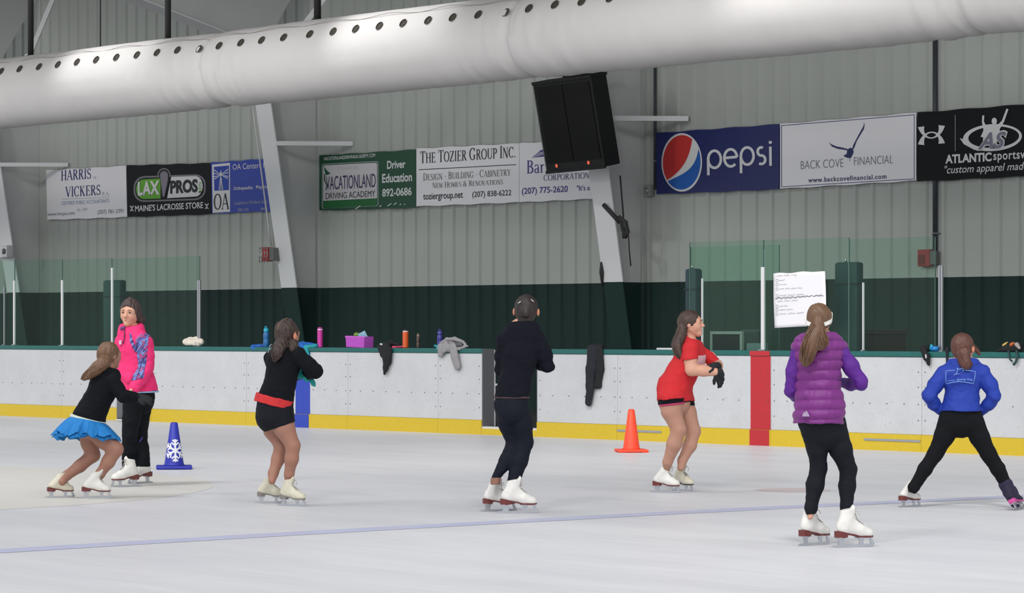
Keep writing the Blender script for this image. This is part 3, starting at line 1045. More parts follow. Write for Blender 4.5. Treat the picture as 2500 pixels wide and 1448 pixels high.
# a small book-face alphabet drawn with thick and thin strokes and serifs
def serif_glyph(ch):
    T, t, s = 0.13, 0.05, 0.035
    q = []                                    # ('l',x0,y0,x1,y1,w) or ('a',cx,cy,rx,ry,a0,a1,w)
    def L(x0, y0, x1, y1, w): q.append([(x0, y0), (x1, y1), w])
    def stem(x, y0=0, y1=1, w=T):
        L(x, y0, x, y1, w)
        for y in (y0 + s / 2, y1 - s / 2): L(x - w * 1.05, y, x + w * 1.05, y, s)
    def ser(x, y, r=0.13): L(x - r, y + (s / 2 if y < 0.5 else -s / 2), x + r, y + (s / 2 if y < 0.5 else -s / 2), s)
    def A(cx, cy, rx, ry, a0, a1, wv, n=14):
        p = [(cx + rx * math.cos(math.radians(a0 + (a1 - a0) * i / n)), cy + ry * math.sin(math.radians(a0 + (a1 - a0) * i / n))) for i in range(n + 1)]
        ws = [t + (wv - t) * abs(math.cos(math.radians(a0 + (a1 - a0) * i / n))) for i in range(n + 1)]
        q.append([p, ws])
    w = 0.75
    if ch == 'A': L(0.08, 0, 0.38, 1, t); L(0.38, 1, 0.70, 0, T); L(0.19, 0.34, 0.58, 0.34, t); ser(0.08, 0); ser(0.70, 0); w = 0.80
    elif ch == 'B': stem(0.18); A(0.30, 0.76, 0.24, 0.22, -90, 90, T); A(0.32, 0.27, 0.28, 0.25, -90, 90, T); L(0.18, 0.975, 0.32, 0.975, t); L(0.18, 0.53, 0.32, 0.53, t); L(0.18, 0.025, 0.34, 0.025, t); w = 0.70
    elif ch == 'C': A(0.42, 0.5, 0.33, 0.48, 45, 315, T, 22); L(0.66, 0.98, 0.67, 0.70, t); w = 0.78
    elif ch == 'D': stem(0.18); A(0.32, 0.5, 0.38, 0.475, -90, 90, T); L(0.18, 0.975, 0.34, 0.975, t); L(0.18, 0.025, 0.34, 0.025, t); w = 0.80
    elif ch == 'E': stem(0.18); L(0.18, 0.975, 0.58, 0.975, t); L(0.18, 0.52, 0.48, 0.52, t); L(0.18, 0.025, 0.60, 0.025, t); L(0.575, 1, 0.575, 0.82, t); L(0.60, 0, 0.60, 0.2, t); L(0.475, 0.42, 0.475, 0.62, t); w = 0.68
    elif ch == 'F': stem(0.18); L(0.18, 0.975, 0.58, 0.975, t); L(0.18, 0.52, 0.48, 0.52, t); L(0.575, 1, 0.575, 0.82, t); w = 0.64
    elif ch == 'G': A(0.42, 0.5, 0.33, 0.48, 45, 300, T, 22); L(0.66, 0.98, 0.67, 0.70, t); L(0.64, 0.08, 0.64, 0.42, T); L(0.52, 0.42, 0.76, 0.42, s); w = 0.84
    elif ch == 'H': stem(0.18); stem(0.66); L(0.18, 0.52, 0.66, 0.52, t); w = 0.84
    elif ch == 'I': stem(0.19); w = 0.38
    elif ch == 'K': stem(0.18); L(0.20, 0.42, 0.62, 1, t); L(0.32, 0.58, 0.68, 0, T); ser(0.62, 1); ser(0.68, 0); w = 0.82
    elif ch == 'L': stem(0.18); L(0.18, 0.025, 0.58, 0.025, t); L(0.58, 0, 0.58, 0.22, t); w = 0.66
    elif ch == 'M': stem(0.14, w=t); L(0.16, 1, 0.45, 0.05, T); L(0.45, 0.05, 0.74, 1, t); stem(0.78); w = 0.96
    elif ch == 'N': stem(0.14, w=t); L(0.15, 1, 0.66, 0, T); L(0.67, 0, 0.67, 1, t); ser(0.67, 1); w = 0.82
    elif ch == 'O': A(0.42, 0.5, 0.34, 0.48, 0, 360, T, 30); w = 0.84
    elif ch == 'P': stem(0.18); A(0.30, 0.73, 0.26, 0.245, -90, 90, T); L(0.18, 0.975, 0.32, 0.975, t); L(0.18, 0.485, 0.32, 0.485, t); w = 0.64
    elif ch == 'R': stem(0.18); A(0.30, 0.75, 0.25, 0.225, -90, 90, T); L(0.18, 0.975, 0.32, 0.975, t); L(0.18, 0.525, 0.34, 0.525, t); L(0.36, 0.52, 0.66, 0, T); ser(0.68, 0, 0.09); w = 0.76
    elif ch == 'S': A(0.32, 0.74, 0.20, 0.235, 40, 230, 0.10); A(0.32, 0.26, 0.22, 0.235, -140, 50, 0.10); L(0.20, 0.58, 0.46, 0.42, T); L(0.50, 0.98, 0.50, 0.76, t); L(0.10, 0.02, 0.10, 0.26, t); w = 0.62
    elif ch == 'T': stem(0.36); L(0.06, 0.975, 0.66, 0.975, t); L(0.06, 1, 0.06, 0.78, t); L(0.66, 1, 0.66, 0.78, t); w = 0.72
    elif ch == 'U': L(0.17, 0.3, 0.17, 1, T); ser(0.17, 1); A(0.41, 0.3, 0.24, 0.275, 180, 360, 0.10); L(0.65, 0.3, 0.65, 1, t); ser(0.65, 1); w = 0.80
    elif ch == 'V': L(0.10, 1, 0.40, 0, T); L(0.40, 0, 0.68, 1, t); ser(0.10, 1); ser(0.68, 1); w = 0.78
    elif ch == 'W': L(0.08, 1, 0.30, 0, T); L(0.30, 0, 0.50, 0.9, t); L(0.50, 0.9, 0.74, 0, T); L(0.74, 0, 0.94, 1, t); ser(0.08, 1); ser(0.5, 1); ser(0.94, 1); w = 1.0
    elif ch == 'Y': L(0.10, 1, 0.38, 0.5, T); L(0.38, 0.5, 0.66, 1, t); L(0.38, 0, 0.38, 0.5, T); ser(0.38, 0); ser(0.10, 1); ser(0.66, 1); w = 0.74
    elif ch == 'X': L(0.10, 1, 0.66, 0, T); L(0.10, 0, 0.66, 1, t); ser(0.1, 0); ser(0.66, 0); ser(0.1, 1); ser(0.66, 1)
    elif ch == 'Z': L(0.10, 0.975, 0.62, 0.975, t); L(0.60, 1, 0.12, 0, T); L(0.10, 0.025, 0.64, 0.025, t); L(0.10, 1, 0.10, 0.82, t); L(0.64, 0, 0.64, 0.18, t); w = 0.72
    elif ch == '&': A(0.34, 0.76, 0.16, 0.21, -60, 240, 0.09); A(0.30, 0.25, 0.22, 0.23, 110, 330, T); L(0.24, 0.60, 0.72, 0.02, T); L(0.50, 0.14, 0.66, 0.46, t); L(0.56, 0.46, 0.76, 0.46, s); w = 0.84
    elif ch == '-': L(0.08, 0.4, 0.34, 0.4, 0.06); w = 0.42
    elif ch == '.': L(0.08, 0.06, 0.20, 0.06, 0.12); w = 0.26
    elif ch == 'a': A(0.26, 0.46, 0.16, 0.17, 10, 160, 0.09); L(0.42, 0.46, 0.42, 0.0, 0.11); A(0.27, 0.17, 0.17, 0.15, 60, 330, 0.10); L(0.40, 0.03, 0.54, 0.03, s); w = 0.56
    elif ch == 'r': L(0.16, 0, 0.16, 0.62, 0.12); L(0.04, 0.02, 0.30, 0.02, s); L(0.04, 0.60, 0.16, 0.60, s); A(0.34, 0.40, 0.17, 0.20, 60, 180, 0.10); w = 0.48
    else: w = 0.34
    return q, w
def serif_text(par, s, pl, pt, pb, pr, m, small=1.0, layer=2):
    """small < 1: small capitals after the first letter of each word"""
    V, Fc = [], []
    x = 0.0
    first = True
    for ch in s:
        if ch == ' ':
            x += 0.36 * (small if small < 1 else 1)
            first = True
            continue
        sc = 1.0 if (first or ch in '&') else small
        first = False
        q, w = serif_glyph(ch)
        for si, st in enumerate(q):
            if len(st) == 3:
                pts, ws = [st[0], st[1]], [st[2], st[2]]
            else:
                pts, ws = st[0], st[1]
            o = len(V)
            for i, p in enumerate(pts):
                a, b = pts[max(i - 1, 0)], pts[min(i + 1, len(pts) - 1)]
                d = Vector((b[0] - a[0], b[1] - a[1])).normalized()
                n = Vector((-d.y, d.x)) * ws[i] / 2
                V += [(x + (p[0] + n.x) * sc, (p[1] + n.y) * sc, si * 0.0002), (x + (p[0] - n.x) * sc, (p[1] - n.y) * sc, si * 0.0002)]
            for i in range(len(pts) - 1):
                Fc.append((o + 2 * i, o + 2 * i + 2, o + 2 * i + 3, o + 2 * i + 1))
        x += w * sc
    me = bpy.data.meshes.new('lettering')
    me.from_pydata(V, [], Fc)
    return fit_text(me, par, pl, pt, pb, pr, m, layer, gap=0.2)

VIN_W = mat('white_vinyl', (238, 236, 240), 0.55, var=0.02, vscale=2)
VIN_K = mat('black_vinyl', (13, 14, 18), 0.6, spec=0.25)
VIN_B = mat('blue_vinyl', (34, 62, 168), 0.5)
VIN_P = mat('navy_vinyl', (26, 36, 98), 0.5)
VIN_G = mat('green_vinyl_sign', (16, 74, 48), 0.5, var=0.08, vscale=3)
# --- law office
b = banner((113, 416), (116, 537), (308, 405), (310.5, 530), VIN_W, 'white banner with navy book-face lettering, leftmost on the back wall')
serif_text(b, 'HARRIS', 150, 416, 442, 223, P_NAVY)
serif_text(b, '&', 229, 430, 437, 237, P_LGREY)
serif_text(b, 'VICKERS', 160, 456, 482, 246, P_NAVY)
serif_text(b, 'P.A.', 250, 469, 479, 268, P_LGREY)
stroke(b, [([(152, 486.5), (267, 481.5)], 1.2)], P_LGREY, name='rule')
text(b, 'CERTIFIED PUBLIC ACCOUNTANTS', 151, 492, 501, 267, pmat('pale_blue', (150, 166, 196)), 0.0)
text(b, 'Est. 1997', 190, 509, 516, 214, P_LGREY)
text(b, 'www.hvcpa.com', 117, 519, 530, 183, P_GREY)
text(b, '(207) 781-3391', 239, 513, 526, 302, P_GREY)
# --- lacrosse shop
b = banner((310, 404), (313, 530), (514, 398), (517, 523), VIN_K, 'black banner with a green and white pill-shaped shop logo')
P_FR = pmat('frame_grey', (122, 120, 128))
def ring(par, outer, inner, m, layer):
    V = [lp(par, *p, layer) for p in outer] + [lp(par, *p, layer) for p in inner]
    n = len(outer)
    return pydata('emblem', V, [(i, n + i, n + (i + 1) % n, (i + 1) % n) for i in range(n)], m, par)
sk = -0.035
ring(b, rrect(327, 431, 503, 494, 26, sk), rrect(331, 435, 499, 490, 23, sk), P_FR, 1)
ll = rrect(333, 437.5, 497, 487.5, 21, sk)
poly(b, [p for p in arc(352, 462, 19, 24, 90, 270, 12)] + [(393, 485), (393, 435.5)], P_LIME, 2)
poly(b, [(409, 484), (419, 432), (478, 430)] + arc(478, 455, 18, 25, 90, -90, 12), P_WHITE, 2)
poly(b, [(392, 436), (389, 425), (394, 417), (402, 414), (410, 417), (414, 424), (414, 440), (404, 481), (396, 481)], pmat('shaft_black', (30, 30, 36)), 3)
poly(b, [(393.5, 437), (392, 426), (396, 420), (402, 418), (408, 420), (411.5, 426), (411, 440), (402.5, 480), (399, 480)], pmat('shaft_grey', (132, 126, 140)), 4)
stroke(b, [([(388, 434), (387, 424), (393, 414.5), (402, 411.5), (411, 414.5), (417, 424), (417, 432)], 3)], P_FR, 4)
text(b, 'LAX', 338, 444, 478, 391, P_WHITE, 0.035, 5)
text(b, 'PROS', 417, 441, 473.5, 484, P_BLACK, 0.045, 5)
for i, ch in enumerate('.COM'):
    text(b, ch, 487, 441 + i * 8 - (0 if i else -4), 447.5 + i * 8, 493, P_LIME, 0.02, 5)
text(b, "MAINE'S LACROSSE STORE", 331, 501.5, 517, 497, P_WHITE, 0.02, 3)
for x in (323, 506):
    yy = 509 - (x - 323) * 0.03
    stroke(b, [([(x - 4, yy - 7), (x + 4, yy + 7)], 1.5), ([(x + 4, yy - 7), (x - 4, yy + 7)], 1.5), ([(x - 5, yy - 4), (x + 5, yy - 4)], 1.2), ([(x - 4, yy + 5), (x + 4, yy + 5)], 1.2)], P_WHITE, 3)
# --- orthopaedic centre
b = banner((515, 397), (518, 522), (668, 386), (672, 515), VIN_B, 'blue banner with a white lighthouse panel, partly behind a white column')
poly(b, [(518.5, 402), (562, 397.5), (562.5, 517), (520, 520)], P_WHITE, 1, 'panel')
poly(b, [(523, 407.5), (560, 404), (560, 464), (524, 466)], P_BLUE, 2, 'panel')
cx, cy = 540.5, 427
stroke(b, [([(cx, cy), (cx + dx, cy + dy)], [0.6, 2.4]) for dx, dy in ((-16, -12), (-17, -4), (-17, 5), (-15, 10), (18, -14), (18, -6), (18, 4), (17, 9))] +
       [([(cx, cy + 2), (cx - 4, cy + 37)], [1.4, 1.8]), ([(cx, cy + 2), (cx + 5, cy + 36.6)], [1.4, 1.8]), ([(cx, cy + 2), (cx + 0.5, cy + 37)], [0.6, 1.6])], P_WHITE, 3)
poly(b, [(cx - 3, cy), (cx, cy - 12), (cx + 3, cy), (cx, cy + 3)], P_WHITE, 3)
serif_text(b, 'OA', 523, 473, 513, 561, P_BLACK, layer=3)
text(b, 'OA Centers for', 569, 401, 415, 660, P_WHITE, 0.0)
text(b, 'Orthopaedics', 571, 456, 467, 618, P_WHITE, 0.01)
text(b, 'Physicians', 626, 453, 464, 668, P_WHITE, 0.01)
text(b, 'Locations in Portland, Saco', 573, 492, 501, 653, P_LGREY)
text(b, '828-2100', 582, 509, 516, 608, P_LGREY)
text(b, 'www.', 637, 507, 514, 652, P_LGREY)
# --- driving school
b = banner((780, 380), (780, 514), (1016, 365), (1016, 507), VIN_G, 'dark green driving school banner with a white licence plate')
sk = -0.052
ring(b, rrect(786.5, 400.5, 924.5, 510, 6, sk), rrect(788, 402, 923, 508.5, 5, sk), P_LGREY, 1)
poly(b, rrect(789.5, 404, 921.5, 507, 5, sk), pmat('plate_white', (206, 202, 206)), 1, 'panel')
poly(b, [(790, 490.5), (922, 484), (922, 500), (918, 502.5), (793, 509.5), (790, 505)], pmat('plate_green', (24, 100, 50)), 2, 'panel')
text(b, 'MAINE', 828, 407, 416, 876, pmat('faded', (186, 182, 186)))
text(b, 'VACATIONLAND', 797, 431, 464, 918, pmat('ink', (56, 52, 96)), 0, 3)
text(b, 'DRIVING ACADEMY', 796, 471.5, 486.5, 917, pmat('ink2', (66, 66, 78)), 0, 3)
text(b, 'VACATIONLANDDRIVINGACADEMY.COM', 791, 383.5, 392, 917, P_WHITE, 0.01)
poly(b, [(792, 407), (800, 417), (808, 424), (797, 428), (794, 418)], P_DGREEN, 3)
stroke(b, [([(794, 424), (793.5, 440), (799, 452), (797, 464)], [2.5, 3.5, 2.5, 2])], pmat('ink3', (70, 92, 74)), 3)
text(b, 'Driver', 946, 393, 413, 991, P_WHITE, 0.025)
text(b, 'Education', 934, 425, 447, 1007, P_WHITE, 0.025)
text(b, '892-0686', 934, 461, 481, 1006, P_WHITE, 0.025)
for x, y, l in ((930, 503, 5), (952, 500, 10), (966, 497.5, 7), (979, 499, 4), (875, 506.5, 12), (989, 499, 3)):
    stroke(b, [([(x - l / 2, y + l / 3), (x + l / 2, y - l / 3)], 2.0)], P_WHITE, 3, 'torn_fleck')
# --- builders
b = banner((1017, 363), (1017, 504), (1268, 350), (1268, 494), VIN_W, 'white builders banner with dark book-face lettering, right of the green banner')
serif_text(b, 'THE TOZIER GROUP INC.', 1027, 370, 400, 1259, P_BLACK, 0.86)
stroke(b, [([(1023, 414.5), (1261, 402)], 1.8)], P_BLACK, name='rule')
serif_text(b, 'DESIGN - BUILDING - CABINETRY', 1034, 423, 441.5, 1248, pmat('sage', (116, 120, 116)), 0.84)
serif_text(b, 'NEW HOMES & RENOVATIONS', 1057, 445.5, 460, 1229, pmat('sage', (116, 120, 116)), 0.84)
text(b, 'toziergroup.net', 1034, 472.5, 493, 1131, P_BLACK, 0.008)
text(b, '(207) 838-6222', 1154, 468, 486, 1249, P_BLACK, 0.004)
# --- property company
b = banner((1269, 350), (1269, 494), (1502, 336), (1502, 483), VIN_W, 'white banner with purple lettering, half hidden by the black loudspeaker')
serif_text(b, 'Bar', 1287, 392, 424, 1330, pmat('purple_ink', (66, 60, 138)))
poly(b, [(1299, 385), (1322, 366), (1360, 361), (1360, 380)], pmat('purple_ink', (66, 60, 138)), 1)
stroke(b, [([(1303, 383), (1350, 371)], 1.2), ([(1308, 379), (1350, 367)], 1.2), ([(1314, 375), (1350, 364.5)], 1.2)], P_WHITE, 2)
serif_text(b, 'CORPORATION', 1328, 426.5, 442, 1440, pmat('purple_grey', (104, 100, 138)))
text(b, '(207) 775-2620', 1275, 459, 479, 1387, pmat('purple_ink', (66, 60, 138)), 0.012)
text(b, '"It\'s a Great', 1409, 453, 466, 1480, pmat('purple_ink', (66, 60, 138)), 0.008)
# --- soft drink
b = banner((1602, 325), (1603, 474.5), (1903, 303), (1903, 462), VIN_P, 'navy blue banner with a round red white and blue emblem')
gx, gy, gr, gs = 1665.2, 396.5, 49.5, 71.5
def gp(u, v):
    return (gx + u * gr * 0.93, gy - v * gs * 0.93 - u * gr * 0.04)
poly(b, arc(gx, gy, gr, gs, 0, 360, 48)[:-1], P_WHITE, 1)
def bez(p, n=18):
    out = []
    for i in range(n + 1):
        t = i / n
        k = (1 - t)
        out.append(tuple(k ** 3 * p[0][q] + 3 * k * k * t * p[1][q] + 3 * k * t * t * p[2][q] + t ** 3 * p[3][q] for q in (0, 1)))
    return out
def circ(a0, a1, n=30):
    return [(math.cos(math.radians(a0 + (a1 - a0) * i / n)), math.sin(math.radians(a0 + (a1 - a0) * i / n))) for i in range(n + 1)]
e0, e1 = circ(56, 56, 1)[0], circ(219, 219, 1)[0]
poly(b, [gp(u, v) for u, v in circ(56, 219) + bez([e1, (-0.05, -0.35), (0.40, 0.05), e0])[1:-1]], pmat('emblem_red', (198, 46, 44)), 2)
e2, e3 = circ(222, 222, 1)[0], circ(388, 388, 1)[0]
poly(b, [gp(u, v) for u, v in circ(222, 388) + bez([e3, (0.75, -0.30), (0.10, -0.42), e2])[1:-1]], pmat('emblem_blue', (24, 92, 180)), 2)
# rounded thin word drawn with strokes
def word_strokes():
    W = 6.5
    out = []
    def e(cx, cy, rx, ry, a0, a1): return (arc(cx, cy, rx, ry, a0, a1, 26), W)
    out += [e(1745.5, 389, 15.5, 21, 0, 360), ([(1730, 385), (1730.5, 428)], W)]
    out += [e(1785, 385.5, 15.5, 21, -55, 20 + 180 + 120), ([(1769.5, 386), (1800, 383)], W)]
    out[2] = (arc(1785, 385.5, 15.5, 21, 5, 315, 26), W)
    out += [e(1825.5, 381, 15.5, 21, 0, 360), ([(1810, 379), (1810.5, 423)], W)]
    out += [(arc(1859.5, 370, 8.5, 10, 60, 255, 14) + arc(1860, 390, 9.5, 10.5, 80, -125, 14), W)]
    out += [([(1882, 358), (1882.5, 405)], W), ([(1882, 344.5), (1882, 351)], W + 1)]
    return out
stroke(b, word_strokes(), P_WHITE, 2, 'lettering')
# --- financial adviser
b = banner((1905, 303), (1905, 461), (2237, 275.5), (2237, 441), VIN_W, 'white banner with a dark blue flying bird, right of the navy blue banner')
ob_ = [(1908, 306), (2233.5, 279.5), (2233.5, 437.5), (1908, 457)]
ib_ = [(1909.5, 307.5), (2232, 281.2), (2232, 436), (1909.5, 455.4)]
ring(b, ob_, ib_, P_NAVY, 1)
P_BIRD = pmat('bird_blue', (38, 48, 98))
poly(b, [(2023.5, 346.5), (2030, 352), (2043, 357.5), (2060, 361), (2071, 364), (2073, 368.5), (2064, 366), (2046, 363.5), (2032, 358)], P_BIRD, 2)
poly(b, [(2081, 366), (2084, 354), (2094, 335), (2103, 318.5), (2109, 308), (2110.5, 299), (2111.5, 306), (2110, 315), (2102, 328), (2092, 345), (2086, 362)], P_BIRD, 2)
poly(b, [(2070, 366), (2077, 360.5), (2083, 363), (2085, 370), (2083, 377), (2078, 386), (2069, 385.5), (2060, 380.5), (2068, 376)], P_BIRD, 3)
stroke(b, [([(2075, 386), (2076, 394)], 0.8)], P_BIRD, 2)
text(b, 'BACK COVE', 1956, 393, 413.5, 2060, P_GREY, -0.012)
text(b, 'FINANCIAL', 2086, 384, 404, 2181, P_GREY, -0.012)
text(b, 'www.backcovefinancial.com', 1974, 434, 446, 2165, pmat('bluegrey', (66, 74, 108)), 0.02, spacing=1.15)
# --- sportswear
b = banner((2240, 275), (2240, 443.5), (2600, 247), (2600, 426), VIN_K, 'black sportswear banner with white emblems at the right edge')
def uaa(sg):
    top = []
    for i in range(25):
        u = -1 + i / 12
        top.append((2275 + 25 * math.sin(u * 1.5) / 0.997, 330 - u * 1.5 - sg * (-7 + 29 * (1 - math.cos(u * 1.5)) / 0.929)))
    ws = [3.0 + 13 * abs(-1 + i / 12) ** 2.0 for i in range(25)]
    return (top, ws)
stroke(b, [uaa(1), uaa(-1)], P_WHITE, 2)
stroke(b, [([(2333, 281), (2333, 369)], 1.2)], P_LGREY, 2, 'rule')
ec = (2424, 336)
op, ip = arc(ec[0], ec[1], 72, 33, 10, 370, 60)[:-1], arc(ec[0] + 3, ec[1] - 1, 62, 26, 10, 370, 60)[:-1]
ring(b, [(x, y - (x - ec[0]) * 0.05) for x, y in op], [(x, y - (x - ec[0]) * 0.05) for x, y in ip], P_WHITE, 2)
poly(b, [(2352, 340), (2344, 337), (2354, 352), (2380, 366), (2396, 368), (2374, 356)], P_WHITE, 2.6)
stroke(b, [([(2403, 336), (2408, 318), (2401, 297), (2402, 282)], [16, 11, 5, 5]), ([(2436, 330), (2436, 314), (2450, 296), (2461, 266)], [18, 12, 6, 5]), ([(2418, 350), (2420, 318), (2421, 305)], [34, 36, 22])], P_WHITE, 3)
poly(b, arc(2429, 296, 6.5, 8.5, 0, 360, 16)[:-1], P_WHITE, 4)
text(b, 'AS', 2386, 322, 369, 2462, P_WHITE, 0.07, 5, shear=0.35)
text(b, 'AS', 2389, 325, 366, 2459, pmat('as_grey', (126, 124, 142)), 0.03, 6, shear=0.35)
text(b, 'ATLANTIC', 2309, 378, 400, 2422, P_WHITE, 0.04)
text(b, 'sportswear', 2426, 373, 398, 2545, P_WHITE, 0.015, spacing=1.1)
text(b, '"custom apparel made easy', 2307, 405, 430, 2560, P_WHITE, 0.004, shear=0.25)
# ---------------------------------------------------------------- conduits, alarms
def conduit(pc, pt, pb, r, label, box_at=None):
    s, X = on_plane(pc, WY - 0.04)
    zt, zb = CAMZ + (HZ - pt) * s / F, CAMZ + (HZ - pb) * s / F
    t = thing('conduit_pipe', (X, WY - 0.04, zb), label, 'conduit', 'conduits on the back wall')
    lathe('pipe', [(r, 0), (r, zt - zb)], mat('conduit_grey', (74, 78, 84), 0.5, 0.3), t, 10)
    k = 0
    z = 0.4
    while z < zt - zb:
        tubes('clip', [([Vector((-r * 2.2, 0.02, z)), Vector((0, -r * 1.2, z)), Vector((r * 2.2, 0.02, z))], 0.008)], M_METAL, t, 6)
        z += 1.5
    return t
conduit(2283, 60, 645, 0.032, 'dark conduit running down the wall to the red alarm box at the right')
conduit(1599, 130, 462, 0.022, 'dark conduit down the wall just left of the navy blue banner')
p = wpt(1588, 466, WY - 0.04)
t = thing('junction_box', p, 'small pale wall box just below left of the navy blue banner', 'box')
box('case', (-0.07, -0.08, -0.08), (0.07, 0.0, 0.08), mat('pale_box', (150, 152, 148), 0.6), t, 0.008)
lathe('cover', [(0.045, 0), (0.045, 0.012), (0.035, 0.016)], M_METAL, t, 16).matrix_local = Matrix.Translation((0, -0.08, 0)) @ Matrix.Rotation(math.pi / 2, 4, 'X')
M_ALARM = mat('alarm_red', (176, 52, 50), 0.5)
p = wpt(2265, 630, WY - 0.04)
t = thing('fire_alarm', p, 'red alarm box on the wall above the glass at the right', 'alarm', 'red alarm horns')
box('case', (-0.10, -0.09, -0.11), (0.10, 0.0, 0.11), M_ALARM, t, 0.012)
box('grille', (-0.075, -0.096, -0.085), (0.03, -0.088, 0.04), mat('alarm_dark', (120, 40, 40), 0.6), t)
box('back_box', (0.10, -0.08, -0.09), (0.19, 0.0, 0.09), mat('box_grey', (112, 112, 112), 0.6), t, 0.006)
def on_col(i, px_, py):                        # a point on the flange of column i
    # flange plane sits roughly col_depth in front of the wall; solve along the ray
    dx, dy = ray(px_)
    Y = 29.2
    for _ in range(20):
        s = Y / dy
        z = CAMZ + (HZ - py) * s / F
        Y = WY - col_depth(z)
    return Vector((dx * Y / dy, Y, z))
p = on_col(1, 668, 622)
t = thing('fire_alarm', p + Vector((-0.02, -0.03, 0)), 'small red alarm horn on the white column left of the green banner', 'alarm', 'red alarm horns')
box('case', (-0.13, -0.10, -0.11), (0.05, 0.0, 0.12), M_ALARM, t, 0.012)
box('back_box', (0.05, -0.09, -0.10), (0.17, 0.03, 0.11), mat('box_grey', (112, 112, 112), 0.6), t, 0.01)
cg = [([Vector((-0.15, -0.13, z)), Vector((0.06, -0.13, z))], 0.005) for z in (-0.11, -0.04, 0.03, 0.1)] + [([Vector((x, -0.13, -0.13)), Vector((x, -0.13, 0.13))], 0.005) for x in (-0.15, -0.08, -0.01, 0.06)]
tubes('wire_guard', cg, M_METAL, t, 5)
cp = [on_col(1, 621 + (667 - 621) * q, 250 + (600 - 250) * q) + Vector((-0.03, -0.02, 0)) for q in np.linspace(0, 1, 9)]
o = tubes('conduit_pipe', [(cp, 0.014)], M_ALU, None, 6)
tag(o, 'thin white conduit down the left edge of the column above the red alarm horn', 'conduit', 'conduits on the back wall')
p = on_col(0, 22, 616)
t = thing('wall_camera', p + Vector((0, -0.03, 0)), 'white box device on the column at the far left edge', 'device')
box('case', (-0.24, -0.08, -0.10), (0.06, 0.0, 0.11), M_WHITE, t, 0.01)
box('housing', (0.05, -0.16, -0.10), (0.22, -0.02, 0.12), M_ALU, t, 0.015)
lathe('lens', [(0.05, 0), (0.05, 0.02), (0.035, 0.03)], mat('lens_dark', (90, 96, 96), 0.3), t, 16).matrix_local = Matrix.Translation((0.14, -0.16, 0.01)) @ Matrix.Rotation(math.pi / 2, 4, 'X')

# ---------------------------------------------------------------- hanging loudspeaker
def loudspeaker():
    Y = 28.35
    s, X = on_plane(1442, Y)
    top = wpt(1442, 186, Y)
    t = thing('loudspeaker', top, 'big black loudspeaker cabinet hung under the duct, tilted down', 'loudspeaker')
    w, h, dep = 1.18, 1.27, 0.30
    M_K = mat('cabinet_black', (11, 13, 14), 0.65, var=0.3, vscale=6)
    M_GR = mat('grille_black', (13, 13, 13), 0.9, var=0.35, vscale=60)
    root = Matrix.Rotation(math.radians(11), 4, 'X') @ Matrix.Rotation(math.radians(-1.5), 4, 'Y')
    def part(name, a, bb, m, bev=0.0):
        o = box(name, a, bb, m, t, bev)
        o.data.transform(root)
        return o
    part('cabinet', (-w, 0.0, -h), (0.0, dep, 0.0), M_K, 0.012)
    part('grille', (-w + 0.05, -0.014, -h + 0.12), (-w * 0.5 - 0.015, 0.0, -0.06), M_GR, 0.004)
    part('grille', (-w * 0.5 + 0.015, -0.014, -h + 0.12), (-0.05, 0.0, -0.06), M_GR, 0.004)
    part('rim', (-w - 0.02, -0.025, -h - 0.02), (0.02, 0.0, -h + 0.025), M_K)
    part('rim', (-w - 0.02, -0.025, -0.02), (0.02, dep, 0.02), M_K)
    part('side_trim', (-w - 0.018, -0.01, -h), (-w, 0.02, 0.0), mat('trim_grey', (96, 98, 98), 0.5))
    lamp = bpy.data.materials.new('pilot_light'); lamp.use_nodes = True
    pb_ = lamp.node_tree.nodes['Principled BSDF']
    pb_.inputs['Base Color'].default_value = (0.8, 0.1, 0.05, 1)
    pb_.inputs['Emission Color'].default_value = (1.0, 0.18, 0.10, 1)
    pb_.inputs['Emission Strength'].default_value = 0.55
    for x in (-w + 0.20, -0.32):
        part('pilot_light', (x, -0.02, -h + 0.06), (x + 0.035, -0.012, -h + 0.105), lamp)
    part('bracket', (-0.42, 0.05, 0.02), (0.0, 0.30, 0.10), M_K)
    part('bracket_plate', (-0.36, 0.0, 0.06), (-0.08, 0.34, 0.12), mat('bracket_grey', (110, 112, 110), 0.5))
    part('bracket', (-0.62, 0.05, 0.02), (-0.40, 0.25, 0.06), M_K)
    tubes('mount_arm', [([Vector((-0.15, 0.35, 0.1)), Vector((-0.15, 0.65, 0.2))], 0.04)], M_K, t, 8)
    # chain from the cabinet
    return t
loudspeaker()
# rope hank tied to the third column
rp = [on_col(2, x, y) + Vector((0.12, -0.03, 0)) for x, y in ((1497, 444), (1503, 480), (1509, 520), (1511, 533))]
t = thing('rope_bundle', rp[-1], 'dark bundle of rope and cable tied to the white column under the loudspeaker', 'rope')
L0 = rp[-1]
def rl(x, y, off=(0.15, -0.04, 0)):
    return on_col(2, x, y) + Vector(off) - L0
M_ROPE = mat('dark_rope', (52, 50, 52), 0.8, var=0.3, vscale=40)
tubes('cable', [([rl(1501, 430), rl(1505, 480), rl(1509, 530)], 0.012), ([rl(1508, 530), rl(1521, 570), rl(1523, 610), rl(1527, 650)], 0.010)], M_ROPE, t, 6)
tubes('rod', [([rl(1481, 500, (0.0, -0.06, 0)), rl(1500, 543)], 0.035)], M_ROPE, t, 8)
coil = []
for k in range(5):
    r = random.Random(k)
    coil.append(([rl(1500 + r.uniform(-3, 3), 532 + r.uniform(-4, 4)), rl(1513 + r.uniform(-3, 5), 545 + r.uniform(-6, 6)), rl(1519 + r.uniform(-3, 3), 565 + r.uniform(-6, 6)), rl(1514 + r.uniform(-5, 3), 580), rl(1507 + r.uniform(-2, 2), 560), rl(1502, 540)], 0.022))
tubes('coil', coil, M_ROPE, t, 8)
